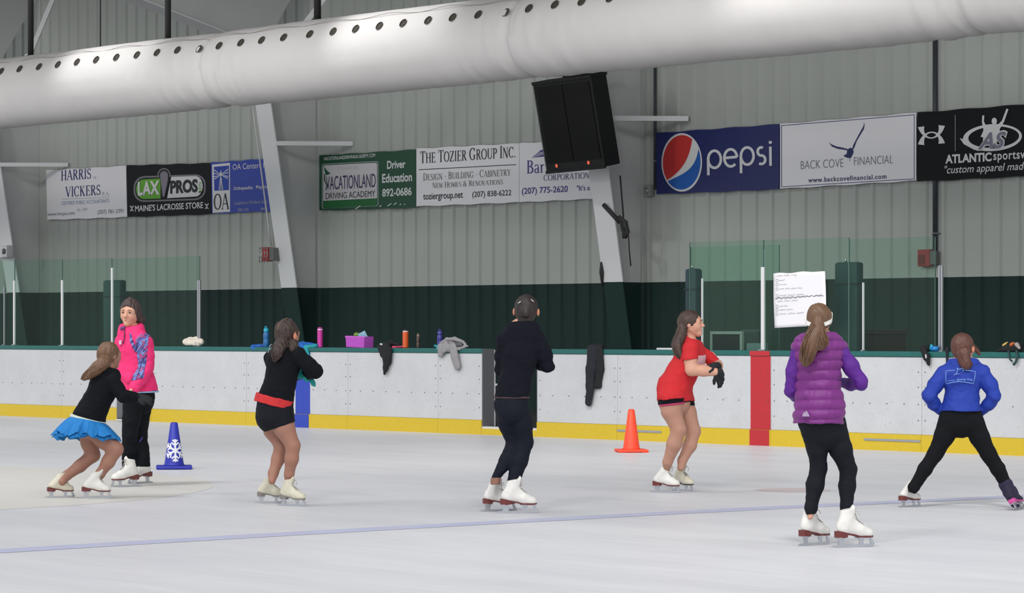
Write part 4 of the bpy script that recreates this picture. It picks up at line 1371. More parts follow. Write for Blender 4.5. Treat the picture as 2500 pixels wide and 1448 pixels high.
rp = [on_col(2, x, y) for x, y in ((1467, 640), (1469, 665), (1470, 700))]
o = tubes('rope_knot', [([rp[0] + Vector((.02, -.015, 0)), rp[1] + Vector((.02, -.02, 0)), rp[2] + Vector((.02, -.015, 0))], [0.012, 0.035, 0.01])], M_ROPE, None, 7)
tag(o, 'dark knotted cord on the left edge of the column, low above the green band', 'cord')
# ================================================================ things left on and behind the boards
def cap_at(px, Y=BY + 0.07):
    s, X = on_plane(px, Y)
    return Vector((X, Y, CAPZ)), s / F           # place, metres per pixel
def bottle(px, pytop, wpx, label, body, cap_m, style=0):
    p, k = cap_at(px)
    h = (CAMZ + (HZ - pytop) * on_plane(px, BY + 0.07)[0] / F) - CAPZ
    r = wpx * k * 0.5
    t = thing('water_bottle', p, label, 'bottle', 'bottles on the cap rail')
    if style == 0:
        hb = h * 0.80
        lathe('bottle_body', [(r * 0.9, 0), (r, 0.008), (r, hb * 0.42), (r * 0.93, hb * 0.46), (r * 0.93, hb * 0.54), (r, hb * 0.6), (r, hb * 0.86), (r * 0.78, hb * 0.97), (r * 0.7, hb)], body, t)
        lathe('bottle_cap', [(r * 0.82, hb - 0.002), (r * 0.85, hb + 0.01), (r * 0.85, h * 0.94), (r * 0.6, h), (r * 0.2, h)], cap_m, t)
        tubes('loop', [([Vector((r * 0.55 * math.cos(a), -r * 0.2, h - 0.003 + r * 0.6 * math.sin(a))) for a in np.linspace(0, math.pi, 8)], r * 0.16)], cap_m, t, 6)
    else:
        prof = [(r * 0.9, 0), (r, 0.01)]
        n = 7
        for i in range(n):
            z0 = 0.02 + (h * 0.84 - 0.02) * i / n
            dz = (h * 0.84 - 0.02) / n
            prof += [(r, z0 + dz * 0.2), (r * 0.94, z0 + dz * 0.45), (r * 0.94, z0 + dz * 0.6), (r, z0 + dz * 0.85)]
        prof += [(r * 0.9, h * 0.87)]
        lathe('bottle_body', prof, body, t)
        lathe('bottle_rim', [(r * 0.92, h * 0.86), (r * 0.95, h * 0.88), (r * 0.9, h * 0.91)], mat('cap_white', (224, 216, 226), 0.4), t)
        lathe('bottle_cap', [(r * 0.8, h * 0.905), (r * 0.8, h * 0.97), (r * 0.6, h), (r * 0.15, h)], cap_m, t)
    return t
bottle(650, 801, 15, 'teal and blue bottle on the cap rail, left of the girl with the red waistband', mat('teal_blue', (26, 92, 150), 0.3), mat('cyan_cap', (20, 150, 178), 0.35))
bottle(781.5, 799, 14, 'pink bottle with white collar on the cap rail by the blue stripe', mat('hot_pink', (190, 46, 148), 0.4), mat('pink_cap', (176, 52, 140), 0.4), 1)
bottle(990, 804, 15, 'orange bottle on the cap rail, right of the hanging dark glove', mat('orange_bottle', (206, 84, 30), 0.4), mat('black_cap', (40, 34, 34), 0.5), 1)
bottle(1021, 816, 9, 'small murky brown bottle next to the orange one', mat('brown_bottle', (66, 52, 44), 0.4), mat('tan_cap', (120, 98, 84), 0.5))
bottle(1074, 808, 14, 'indigo bottle standing behind the grey hoodie', mat('indigo_bottle', (52, 50, 132), 0.35), mat('indigo_cap', (64, 60, 142), 0.35))

# soft goods modelled in a frame lying along the boards
class Cloth:
    """local axes are the rink axes; P(px,py,off) = spot seen at that pixel, off metres in front of the board face"""
    def __init__(s, name, px, py, label, cat, group=None, off=0.0):
        s.org = wpt(px, py, BY - off)
        s.t = thing(name, s.org, label, cat, group)
        s.k = on_plane(px, BY)[0] / F
    def P(s, px, py, off=0.03):
        return wpt(px, py, BY - off) - s.org
    def c(s, a, b, ra, rb, oa=0.035, ob=0.035, flat=1.8, k=0.02):
        return cone(s.P(a[0], a[1], oa), s.P(b[0], b[1], ob), ra * s.k, rb * s.k, k, n=(0, 1, 0), s=flat)
    def soft(s, name, prims, m, step=0.006, noise=((0.006, (22, 22, 9)), (0.003, (50, 50, 30))), **kw):
        return soft(name, [{'prims': prims, 'k': 0.01}], m, s.t, step, noise=list(noise), **kw)
CAPR = -0.07                                      # offset that puts a thing over the middle of the cap
# white towel
c = Cloth('towel', 472, 842, 'crumpled white towel on the cap rail, right of the girl in pink', 'towel', off=CAPR)
M_TOWEL = mat('towel_white', (214, 204, 192), 0.9, bump=0.5, bscale=90)
c.soft('folded_cloth', [c.c((455, 835), (490, 834), 8.5, 8, CAPR, CAPR, 1), c.c((462, 829), (480, 828), 6, 6, CAPR, CAPR, 1), c.c((456, 838), (488, 839), 6, 6, CAPR + .03, CAPR + .03, 1)], M_TOWEL)
c.soft('loose_fold', [c.c((466, 826), (476, 828), 4, 3, CAPR + .03, CAPR + .03, 1), c.c((478, 834), (492, 835), 5, 6, CAPR + .05, CAPR + .04, 1)], M_TOWEL)
# blue cloth
M_BCL = mat('blue_cloth', (22, 92, 176), 0.8, var=0.3, vscale=20)
c = Cloth('mitten', 627, 851, 'blue mitten lying on the cap rail beside the teal bottle', 'mitten', off=CAPR)
c.soft('palm', [c.c((618, 846), (640, 845), 5.5, 5, CAPR, CAPR, 1), c.c((615, 848), (622, 852), 4, 4, CAPR + .05, CAPR + .07, 1)], M_BCL)
c.soft('cuff', [c.c((640, 845), (648, 845), 6, 6, CAPR, CAPR, 1)], mat('blue_cuff', (20, 70, 140), 0.8))
c = Cloth('scarf', 745, 850, 'blue and teal scarf draped over the cap rail behind the red-waistband girl', 'scarf', off=CAPR)
c.soft('blue_end', [c.c((722, 846), (740, 840), 8, 7, CAPR, CAPR, 1), c.c((740, 840), (764, 842), 6, 5, CAPR, CAPR, 1), c.c((738, 846), (746, 862), 8, 7, CAPR + .06, 0.02, 1.6)], M_BCL)
c.soft('teal_end', [c.c((746, 848), (772, 844), 5, 5, CAPR + .06, CAPR + .05, 1), c.c((746, 848), (752, 866), 6, 5, CAPR + .08, 0.03, 1.6)], mat('teal_cloth', (24, 140, 150), 0.8, var=0.25, vscale=20))
# purple basket with its tissue and card
p, k = cap_at(878)
t = thing('basket', p, 'purple fabric box on the cap rail holding a green ball and a pale blue card', 'basket')
M_PUR = mat('purple_felt', (170, 74, 178), 0.85, var=0.12, vscale=30)
bm = bmesh.new()
w, d, h = 0.20, 0.075, 28 * k
for q, (a, b) in enumerate((((-w, -d, 0), (w, -d + .008, h)), ((-w, d - .008, 0), (w, d, h)), ((-w, -d, 0), (-w + .008, d, h)), ((w - .008, -d, 0), (w, d, h)), ((-w, -d, 0), (w, d, 0.008)))):
    add_box(bm, a, b, 0.003)
for v in bm.verts:
    v.co.x += 0.012 * math.sin(v.co.z * 40) * (1 if v.co.x > 0 else -1)
    v.co.z += 0.006 * math.sin(v.co.x * 24)
    v.co.x *= 0.93 + 0.10 * v.co.z / h
bmobj('box_wall', bm, M_PUR, t)
bm = bmesh.new(); add_box(bm, (-w - .004, -d - .004, h - .02), (w + .004, -d, h), 0.002); bmobj('box_rim', bm, mat('purple_rim', (186, 92, 190), 0.8), t)
o = lathe('ball', [(0.005, -0.035), (0.03, -0.025), (0.042, 0), (0.03, 0.028), (0.005, 0.036)], mat('lime_ball', (110, 140, 52), 0.7), None, 16, p + Vector((-0.06, 0, h + 0.014)))
tag(o, 'small green ball poking out of the purple box', 'ball')
bm = bmesh.new(); add_box(bm, (-0.075, -0.003, -0.10), (0.075, 0.003, 0.055), 0.001)
o = bmobj('card', bm, mat('pale_card', (150, 194, 214), 0.6)); o.location = p + Vector((0.095, -0.02, h + 0.0)); o.rotation_euler = (math.radians(20), math.radians(-18), 0)
tag(o, 'pale blue card sticking up out of the purple box', 'card')
# dark glove hanging
M_BLK = mat('black_cloth', (15, 17, 20), 0.85, var=0.25, vscale=25)
c = Cloth('glove', 940, 853, 'black glove hanging over the cap rail with a white tag, left of the orange bottle', 'glove', off=0.0)
c.soft('hand', [c.c((928, 848), (950, 846), 8, 8, -0.05, -0.05, 1), c.c((928, 850), (934, 864), 8, 9, 0.03, 0.035), c.c((942, 850), (944, 872), 15, 14, 0.035, 0.04, 2.4), c.c((944, 872), (941, 898), 14, 9, .04, .04, 2.4), c.c((941, 898), (939, 911), 9, 5, .04, .04, 2), c.c((952, 856), (950, 884), 8, 7, .035, .035, 2)], M_BLK)
c.soft('cuff', [c.c((946, 841), (958, 836), 7, 6, -0.07, -0.08, 1), c.c((958, 838), (975, 842), 5, 4, -0.08, -0.08, 1)], M_BLK)
c.soft('tag', [c.c((930, 841), (934, 843), 3.6, 3.6, -.03, -.03, 1)], mat('tag_white', (190, 184, 190), 0.7), noise=())
c.soft('pink_lining', [c.c((960, 848), (985, 846), 2.6, 2.4, -0.04, -0.05, 1), c.c((958, 850), (963, 855), 3, 3, -0.02, 0.0, 1)], mat('pink_lining', (190, 58, 92), 0.8))
# grey hoodie
M_HOOD = mat('heather_grey', (142, 140, 142), 0.9, var=0.12, vscale=60, bump=0.3, bscale=120)
c = Cloth('hoodie', 1100, 850, 'grey hooded sweatshirt hanging over the cap rail left of the open gate', 'hoodie', off=0.0)
c.soft('body', [c.c((1080, 846), (1102, 842), 11, 10, -0.04, -0.05, 1), c.c((1076, 850), (1075, 864), 11, 9, .035, .04, 2), c.c((1082, 848), (1104, 850), 11, 10, .02, .02, 1.5), c.c((1096, 838), (1126, 843), 8, 6, -.06, -.05, 1), c.c((1090, 838), (1084, 856), 6, 7, .03, .045, 1.5)], M_HOOD)
c.soft('hood', [c.c((1078, 838), (1092, 829), 4, 5, 0.0, -0.03, 1), c.c((1092, 829), (1112, 828), 5, 5, -.03, -.03, 1), c.c((1112, 828), (1130, 835), 5, 4, -.03, -.02, 1), c.c((1130, 835), (1141, 845), 4, 2, -.02, 0.0, 1), c.c((1141, 845), (1122, 851), 2, 4, 0, .02, 1), c.c((1122, 851), (1106, 852), 4, 4, .02, .02, 1)], M_HOOD)
c.soft('sleeve', [c.c((1106, 850), (1111, 872), 13, 12, .035, .04, 2.2), c.c((1111, 872), (1116, 894), 12, 10, .04, .04, 2.2)], M_HOOD)
c.soft('cuff', [c.c((1113, 898), (1120, 900), 3.5, 3.5, .035, .035)], mat('cuff_dark', (72, 70, 74), 0.9), noise=())
c.soft('lining', [c.c((1112, 842), (1126, 841), 6, 5, .012, .012)], mat('lining_dark', (88, 88, 92), 0.9), noise=())
c = Cloth('cloth', 1064, 852, 'small teal cloth poking out left of the grey hoodie', 'cloth', off=0.0)
c.soft('fold', [c.c((1062, 844), (1070, 848), 4, 4.5, 0.0, 0.0, 1), c.c((1068, 850), (1070, 853), 3, 3, .02, .02, 1)], mat('teal_cloth', (24, 140, 150), 0.8))
# black trousers hanging
M_NVB = mat('dark_navy_cloth', (22, 25, 34), 0.85, var=0.2, vscale=20)
c = Cloth('trousers', 1450, 850, 'dark trousers hanging over the cap rail, one leg longer, right of the open gate', 'trousers', off=0.0)
c.soft('waist', [c.c((1442, 850), (1466, 848), 9, 9, -0.05, -0.05, 1), c.c((1452, 846), (1470, 845), 6, 6, -.07, -.07, 1), c.c((1441, 855), (1465, 855), 9, 10, .02, .02)], M_BLK)
c.soft('trouser_leg', [c.c((1446, 858), (1442, 900), 17, 16, .035, .045, 2.6), c.c((1442, 900), (1440, 945), 16, 13, .045, .045, 2.6), c.c((1440, 945), (1437, 982), 12, 11, .045, .04, 2.4)], M_NVB)
c.soft('trouser_leg', [c.c((1462, 858), (1463, 900), 16, 14, .022, .025, 2.8), c.c((1463, 900), (1459, 936), 14, 12, .025, .025, 2.8), c.c((1452, 942), (1464, 944), 6, 5, .025, .025)], M_BLK)
# white strip lying on the cap
p, k = cap_at(1634)
o = box('ruler', (-0.16, -0.05, 0), (0.13, 0.0, 0.022), mat('strip_white', (206, 204, 208), 0.5), None, 0.004); o.location = p
tag(o, 'white flat strip lying on the cap rail behind the girl in red', 'strip')
# right end: glove with tag, blue knob, strap, bag
c = Cloth('glove', 2260, 866, 'black glove with white label hanging from the cap rail, left of the blue jacket', 'glove', off=0.0)
c.soft('hand', [c.c((2256, 858), (2262, 872), 9, 9, .03, .035), c.c((2262, 872), (2267, 888), 9, 5, .035, .035)], M_BLK)
c.soft('cuff', [c.c((2254, 850), (2264, 852), 8, 7, -0.04, -0.03, 1), c.c((2255, 853), (2258, 860), 9, 9, .0, .025)], M_BLK)
c.soft('label_patch', [c.c((2260, 867), (2261, 873), 3.2, 3.2, .062, .064, 3)], mat('tag_white', (190, 184, 190), 0.7), noise=())
p, k = cap_at(2286)
t = thing('water_bottle', p, 'small bright blue bottle lying on the cap rail beside the twin-rail post', 'bottle', 'bottles on the cap rail')
tubes('bottle_body', [([Vector((-0.035, -0.04, 0.03)), Vector((0.04, -0.02, 0.03))], 0.028)], mat('bright_blue', (28, 120, 190), 0.35), t, 14)
tubes('bottle_cap', [([Vector((-0.05, -0.045, 0.032)), Vector((-0.035, -0.04, 0.03)), Vector((-0.03, -0.04, 0.075))], [0.018, 0.02, 0.014])], mat('cyan_cap', (20, 150, 178), 0.35), t, 12)
c = Cloth('strap', 2312, 860, 'dark strap hanging down the boards just left of the blue jacket girl', 'strap', off=0.0)
o = c.soft('webbing', [c.c((2312, 850), (2312, 856), 4, 4, -.03, .02, 1), c.c((2312, 856), (2312.5, 886), 4, 4, .022, .022, 2)], M_NVB, noise=())
c = Cloth('bag', 2465, 856, 'black bag with yellow, orange and grey pieces on the cap rail at the right edge', 'bag', off=0.0)
c.soft('bag_body', [c.c((2452, 850), (2488, 848), 9, 9, -.06, -.06, 1), c.c((2436, 856), (2490, 855), 4, 6, -.04, -.05, 1), c.c((2462, 846), (2492, 842), 7, 7, -.08, -.08, 1)], M_BLK)
c.soft('yellow_piece', [c.c((2450, 843), (2459, 836), 3.5, 2, -.04, -.05, 1)], mat('piece_yellow', (196, 168, 84), 0.7), noise=())
c.soft('orange_piece', [c.c((2468, 842), (2474, 839), 4.5, 4, -.02, -.03, 1)], mat('piece_orange', (170, 88, 46), 0.7))
c.soft('grey_piece', [c.c((2482, 841), (2489, 850), 5, 4, -.01, .0, 1)], mat('piece_grey', (150, 142, 136), 0.8))
tubes('handle', [([c.P(2462, 856, .02), c.P(2463, 870, .03), c.P(2466, 878, .03), c.P(2471, 882, .04)], 0.010), ([c.P(2482, 856, .02), c.P(2484, 872, .03), c.P(2480, 884, .03), c.P(2474, 891, .04)], 0.014)], mat('handle_green', (34, 62, 64), 0.7), c.t, 8)

# handwritten sheet taped to the glass
PY = BY + 0.065
tl, tr, br, blc = wpt(1889, 668, PY), wpt(2016, 661, PY), wpt(2019, 794, PY), wpt(1892, 801, PY)
t = thing('paper_sheet', tl, 'white handwritten sheet of paper taped to the glass over the boards', 'paper')
V, Fc = [], []
n = 16
for i in range(n + 1):
    for j in range(n + 1):
        u, v = i / n, j / n
        q = tl * (1 - u) * (1 - v) + tr * u * (1 - v) + br * u * v + blc * (1 - u) * v - tl
        cr = 0.02 * max(0, u - 0.84) * 4 * max(0, 0.2 - v) * 5
        V.append((q.x, q.y - 0.006 - 0.006 * math.sin(u * 5 + v * 3) ** 2 - 0.02 * cr, q.z - cr + 0.006 * math.sin(u * 14) * (1 - v) ** 3))
for i in range(n):
    for j in range(n):
        a = i * (n + 1) + j
        Fc.append((a, a + 1, a + n + 2, a + n + 1))
o = pydata('sheet', V, Fc, mat('paper_white', (226, 224, 228), 0.7), t, smooth=True)
sm = o.modifiers.new('thickness', 'SOLIDIFY'); sm.thickness = 0.001
def pp(px_, py_):
    q = wpt(px_, py_, PY) - tl
    return Vector((q.x, q.y - 0.0145, q.z))
scr = []
rg = random.Random(5)
def scrib(x0, y0, x1, words, amp=2.0):
    x = x0
    wl = (x1 - x0) / words
    for w_ in range(words):
        a, b = x0 + w_ * wl, x0 + (w_ + 0.82) * wl
        pts = []
        k_ = max(5, int((b - a) / 1.1))
        for i in range(k_):
            xx = a + (b - a) * i / (k_ - 1)
            pts.append(pp(xx, y0 - (xx - x0) * 0.06 + amp * math.sin(i * 1.6 + rg.random() * 2.5) * rg.uniform(0.2, 1) * (1.6 if rg.random() < .2 else 0.8)))
        scr.append((pts, 0.0015))
for x0, y0, x1, w_ in ((1898, 674, 1950, 3), (1904, 685, 1921, 1), (1904, 695, 1924, 2), (1905, 706, 1962, 4), (1904, 722, 1968, 3), (1899, 736, 1952, 3), (1904, 748, 1927, 2), (1905, 757, 1941, 2), (1905, 767, 1968, 3)):
    scrib(x0, y0, x1, w_)
for y in (685, 695, 706, 722, 748, 757, 767):
    cx_ = 1899.5
    scr.append(([pp(cx_ + 3 * math.cos(a), y + 3.4 * math.sin(a)) for a in np.linspace(0.3, 2 * math.pi, 12)], 0.0016))
scr.append(([pp(1895 + i * 2, 729.5 - i * 0.15 + 1.6 * math.sin(i * 1.1)) for i in range(60)], 0.0024))
scr.append(([pp(1895 + i * 2, 727.5 - i * 0.11 + 1.2 * math.sin(i * 0.8 + 1)) for i in range(58)], 0.0018))
tubes('handwriting', scr, mat('pen_ink', (110, 110, 122), 0.7), t, 4)
# bench gear behind the boards
def gear_frame():
    Y = 25.0
    a, b = wpt(1736, 809, Y), wpt(1814, 855, Y)
    w, h = b.x - a.x, a.z - 0.10
    t = thing('bench', (a.x, Y, 0.10), 'silver-edged dark bench back behind the boards, right of the girl in red', 'bench')
    m = mat('steel_frame', (150, 154, 152), 0.5, 0.1)
    box('frame_top', (0, -0.02, h - 0.035), (w, 0.02, h), m, t, 0.004)
    box('frame_leg', (0, -0.02, 0), (0.035, 0.02, h - 0.035), m, t, 0.004)
    box('frame_leg', (w - 0.035, -0.02, 0), (w, 0.02, h - 0.035), m, t, 0.004)
    box('panel', (0.035, -0.01, 0.3), (w - 0.035, 0.01, h - 0.035), mat('panel_black', (20, 24, 30), 0.7), t)
    box('seat', (0.0, 0.02, 0.42), (w, 0.38, 0.46), mat('panel_black', (20, 24, 30), 0.7), t)
    a, b = wpt(1816, 806, 25.7), wpt(1856, 855, 25.7)
    w, h = b.x - a.x, a.z - 0.10
    t = thing('monitor', (a.x, 25.7, 0.10), 'dark screen on a stand behind the boards, left of the thick white post', 'monitor')
    box('screen', (0, -0.03, h - 0.36), (w, 0.02, h), mat('screen_black', (24, 28, 36), 0.35), t, 0.01)
    box('bezel', (-0.01, -0.035, h - 0.02), (w + 0.01, 0.0, h + 0.006), mat('bezel_grey', (70, 74, 80), 0.5), t)
    box('stand', (w * 0.4, -0.02, 0), (w * 0.6, 0.05, h - 0.36), M_DARK, t)
    a, b = wpt(1822, 838, 24.6), wpt(1858, 855, 24.6)
    o = box('plastic_box', (0, 0, 0), (b.x - a.x, 0.12, a.z - 0.9), mat('clouded_plastic', (100, 112, 118), 0.4), None, 0.01)
    o.location = (a.x, 24.6, 0.9)
    tag(o, 'small clouded plastic box by the foot of the thick white post', 'box')
    sh = box('shelf', (a.x - 0.1, 24.45, 0.86), (b.x + 0.3, 24.80, 0.90), M_DARK)
    tag(sh, 'narrow dark shelf behind the boards carrying the clouded plastic box', 'shelf')
    br_ = box('bracket', (0, 0, 0), (0.03, 0.3, -0.76), M_DARK, sh); br_.location = (a.x, 24.48, 0.86)
    a, b = wpt(2060, 804, 25.0), wpt(2140, 856, 25.0)
    w = b.x - a.x
    t = thing('equipment_box', (a.x, 25.0, 0.10), 'dark maroon box behind the boards, right of the wide padded post', 'box')
    bm = bmesh.new(); add_box(bm, (0, 0, 0), (w, 0.5, a.z - 0.16), 0.012); bmobj('case', bm, mat('maroon_black', (40, 28, 30), 0.75, var=0.3, vscale=12), t)
    bm = bmesh.new(); add_box(bm, (-0.01, -0.012, a.z - 0.16), (w + 0.01, 0.512, a.z - 0.10), 0.01); bmobj('lid', bm, mat('maroon_lid', (48, 34, 36), 0.7), t)
gear_frame()

# ---------------------------------------------------------------- cones on the ice
def cone_marker(pxc, pyb, pytop, wbase, label, col, flake=False):
    base = ice_pt(pxc, pyb)
    s = math.hypot(base.x, base.y)
    depth = CAMZ * F / (pyb - HZ)
    k = depth / F
    h = (pyb - pytop) * k
    t = thing('traffic_cone', base, label, 'cone', 'cones on the ice', TH + 0.12)
    m = mat('cone_' + label[:4].strip(), col, 0.5, var=0.04, vscale=8)
    w = wbase * k * 0.5 * 0.93
    bm = bmesh.new()
    add_box(bm, (-w, -w, 0.004), (w, w, 0.032), 0.012)
    for q in range(4):
        pass
    bmobj('base_plate', bm, m, t)
    for sx in (-1, 1):
        for sy in (-1, 1):
            box('foot', (sx * w * 0.75 - 0.03, sy * w * 0.75 - 0.03, 0), (sx * w * 0.75 + 0.03, sy * w * 0.75 + 0.03, 0.006), m, t)
    r0 = w * 0.53
    r1 = 0.034
    body = lathe('cone_body', [(r0 * 1.16, 0.030), (r0 * 1.04, 0.045), (r0, 0.06), (r1, h - 0.012), (r1 * 0.8, h - 0.002), (r1 * 0.55, h), (r1 * 0.5, h - 0.03)], m, t, 40)
    if flake:
        # snowflake moulded onto the side that faces the stands
        fm = mat('flake_white', (220, 220, 226), 0.6)
        V, Fc = [], []
        zc, an0 = h * 0.40, math.radians(-90 + 8)
        def onc(u, v):
            z = zc + v
            r = r0 + (r1 - r0) * (z - 0.06) / (h - 0.072) + 0.004
            a = an0 + u / max(r, 0.03)
            return (r * math.cos(a), r * math.sin(a), z)
        def bar(u0, v0, u1, v1, wd):
            n_ = 6
            d = Vector((u1 - u0, v1 - v0)).normalized(); nn = Vector((-d.y, d.x)) * wd / 2
            o = len(V)
            for i in range(n_ + 1):
                u, v = u0 + (u1 - u0) * i / n_, v0 + (v1 - v0) * i / n_
                V.append(onc(u + nn.x, v + nn.y)); V.append(onc(u - nn.x, v - nn.y))
            for i in range(n_):
                Fc.append((o + 2 * i, o + 2 * i + 1, o + 2 * i + 3, o + 2 * i + 2))
        R = h * 0.24
        for q in range(6):
            a = math.radians(90 + 60 * q)
            ca, sa = math.cos(a), math.sin(a)
            bar(0, 0, R * ca, R * sa, R * 0.17)
            for f_, l_ in ((0.45, 0.42), (0.75, 0.30)):
                for sg in (-1, 1):
                    b_ = a + sg * math.radians(52)
                    bar(R * f_ * ca, R * f_ * sa, R * (f_ * ca + l_ * math.cos(b_)), R * (f_ * sa + l_ * math.sin(b_)), R * 0.14)
        pydata('snowflake', V, Fc, fm, t)
    return t
cone_marker(1541.5, 1104, 999, 80, 'orange traffic cone standing on the ice left of the girl in red', (246, 74, 42))
cone_marker(425, 1145, 1031, 94, 'blue traffic cone with a white snowflake, right of the girl in pink', (34, 44, 158), True)
# ================================================================ skaters
def rotm(f, u):
    """rows: side (person's right), forward, up"""
    f = Vector(f).normalized(); u = Vector(u)
    r = f.cross(u).normalized(); u = r.cross(f).normalized()
    return np.array([r[:], f[:], u[:]])
SKIN = mat('skin', (206, 152, 128), 0.55, var=0.05, vscale=30)
SKIN_TAN = mat('skin_tights', (158, 112, 94), 0.6, var=0.05, vscale=40)
M_LIP = mat('lip', (168, 84, 84), 0.5)
M_EYEW = mat('eye_white', (206, 200, 198), 0.3)
M_IRIS = mat('iris', (40, 30, 26), 0.25)
def hairmat(name, col):
    m = mat(name, col, 0.5, var=0.45, vscale=60, stretch=(1.0, 1.0, 0.25), bump=0.5, bscale=120)
    return m

# --- figure skate: built once per colouring, x forward, z up from the ice, heel-to-toe 0.24
def skate_boot_groups():
    fl = dict(n=(0, 1, 0), s=1.22)
    pr = [cone((-0.048, 0, 0.225), (-0.058, 0, 0.15), 0.043, 0.040, 0.02, **fl),
          ell((-0.080, 0, 0.122), (0.038, 0.031, 0.050)),
          cone((-0.048, 0, 0.160), (0.035, 0.002, 0.106), 0.040, 0.033, 0.025, **fl),
          cone((-0.060, 0, 0.115), (0.05, 0.003, 0.090), 0.031, 0.034, 0.025),
          cone((0.03, 0.003, 0.096), (0.088, 0.004, 0.082), 0.035, 0.029, 0.02),
          ell((0.086, 0.004, 0.080), (0.037, 0.034, 0.027))]
    return [{'prims': pr, 'clips': [((-0.05, 0, 0.226), (-0.16, 0, 1)), ((-0.08, 0, 0.091), (-0.22, 0, -1)), ((0.08, 0, 0.0665), (0, 0, -1))]},
            {'prims': [cone((-0.016, 0, 0.205), (-0.008, 0, 0.236), 0.022, 0.017, 0.01, n=(0.95, 0, 0.3), s=2.4)]}]
SK = {}
def skate_parts(leather, sole_c, blade_m, lean=0.0):
    key = (leather.name, sole_c.name, lean)
    if key in SK:
        return SK[key]
    tmp = bpy.data.objects.new('tmp', None)
    b = soft('figure_skate', skate_boot_groups(), leather, None, 0.0042, noise=[(0.0012, (40, 40, 40))])
    # sole: heel block, arch and forepart lofted along the foot
    st = [(-0.124, 0.016, 0.096, 0.063), (-0.118, 0.026, 0.098, 0.060), (-0.085, 0.032, 0.094, 0.058), (-0.056, 0.027, 0.089, 0.058), (-0.052, 0.025, 0.088, 0.074), (-0.02, 0.023, 0.081, 0.071),
          (0.02, 0.030, 0.072, 0.060), (0.06, 0.036, 0.0685, 0.0575), (0.095, 0.034, 0.0675, 0.0575), (0.115, 0.024, 0.068, 0.059), (0.124, 0.010, 0.069, 0.061)]
    V, Fc = [], []
    for x, w, zt, zb in st:
        V += [(x, -w + 0.004, zt), (x, w + 0.004, zt), (x, w * 0.93 + 0.004, zb), (x, -w * 0.93 + 0.004, zb)]
    for i in range(len(st) - 1):
        for j in range(4):
            Fc.append((4 * i + j, 4 * i + (j + 1) % 4, 4 * i + 4 + (j + 1) % 4, 4 * i + 4 + j))
    Fc += [(3, 2, 1, 0), (len(V) - 4, len(V) - 3, len(V) - 2, len(V) - 1)]
    s = pydata('sole', V, Fc, sole_c)
    # blade: runner with toe pick, two stanchions with mounting plates
    bm = bmesh.new()
    def plate(pts, th):
        a = [bm.verts.new((x, -th / 2, z)) for x, z in pts]
        c = [bm.verts.new((x, th / 2, z)) for x, z in pts]
        bm.faces.new(a); bm.faces.new(list(reversed(c)))
        for i in range(len(pts)):
            j = (i + 1) % len(pts)
            bm.faces.new((a[j], a[i], c[i], c[j]))
    plate([(-0.152, 0.004), (-0.10, 0.001), (0.0, 0.0), (0.08, 0.0015), (0.118, 0.004), (0.124, 0.003), (0.131, 0.008), (0.134, 0.017), (0.132, 0.026), (0.122, 0.026), (0.11, 0.019), (0.05, 0.017), (-0.05, 0.016), (-0.13, 0.016), (-0.150, 0.010)], 0.004)
    plate([(-0.112, 0.014), (-0.066, 0.014), (-0.070, 0.034), (-0.058, 0.060), (-0.116, 0.060), (-0.104, 0.034)], 0.007)
    plate([(0.028, 0.015), (0.062, 0.015), (0.058, 0.034), (0.066, 0.0585), (0.022, 0.061), (0.034, 0.034)], 0.007)
    plate([(0.108, 0.018), (0.130, 0.025), (0.112, 0.058), (0.096, 0.058)], 0.006)
    add_box(bm, (-0.118, -0.024, 0.0555), (-0.054, 0.026, 0.0605))
    add_box(bm, (0.014, -0.024, 0.0535), (0.112, 0.028, 0.0585))
    bl_ = bmobj('blade', bm, blade_m)
    # laces zigzag up the instep
    pts = []
    bv = [v.co.copy() for v in b.data.vertices]
    for i in range(15):
        q = i / 14
        x, y = 0.052 - 0.062 * q, (0.017 if i % 2 else -0.017)
        z = max([c_.z for c_ in bv if abs(c_.x - x) < 0.006 and abs(c_.y - y) < 0.006 and c_.z < 0.226] or [0.2])
        pts.append(Vector((x, y, z + 0.002)))
    lc = tubes('lace', [(pts, 0.0028), ([Vector((-0.008, 0.01, 0.214)), Vector((0.008, 0.026, 0.216)), Vector((0.012, 0.036, 0.196)), Vector((0.004, 0.040, 0.178))], 0.0024), ([Vector((-0.008, -0.01, 0.214)), Vector((0.010, -0.024, 0.214)), Vector((0.014, -0.034, 0.192))], 0.0024)],
               mat('lace_white', (178, 174, 166), 0.8), None, 6)
    for o in (b, lc):                                # ankle flexed forward
        for v in o.data.vertices:
            v.co.x += lean * max(0.0, v.co.z - 0.115)
    SK[key] = (b, s, bl_, lc)
    for o in (b, s, bl_, lc):
        C.objects.unlink(o)
    return SK[key]
M_BLADE = mat('blade_steel', (188, 190, 196), 0.28, 0.9)

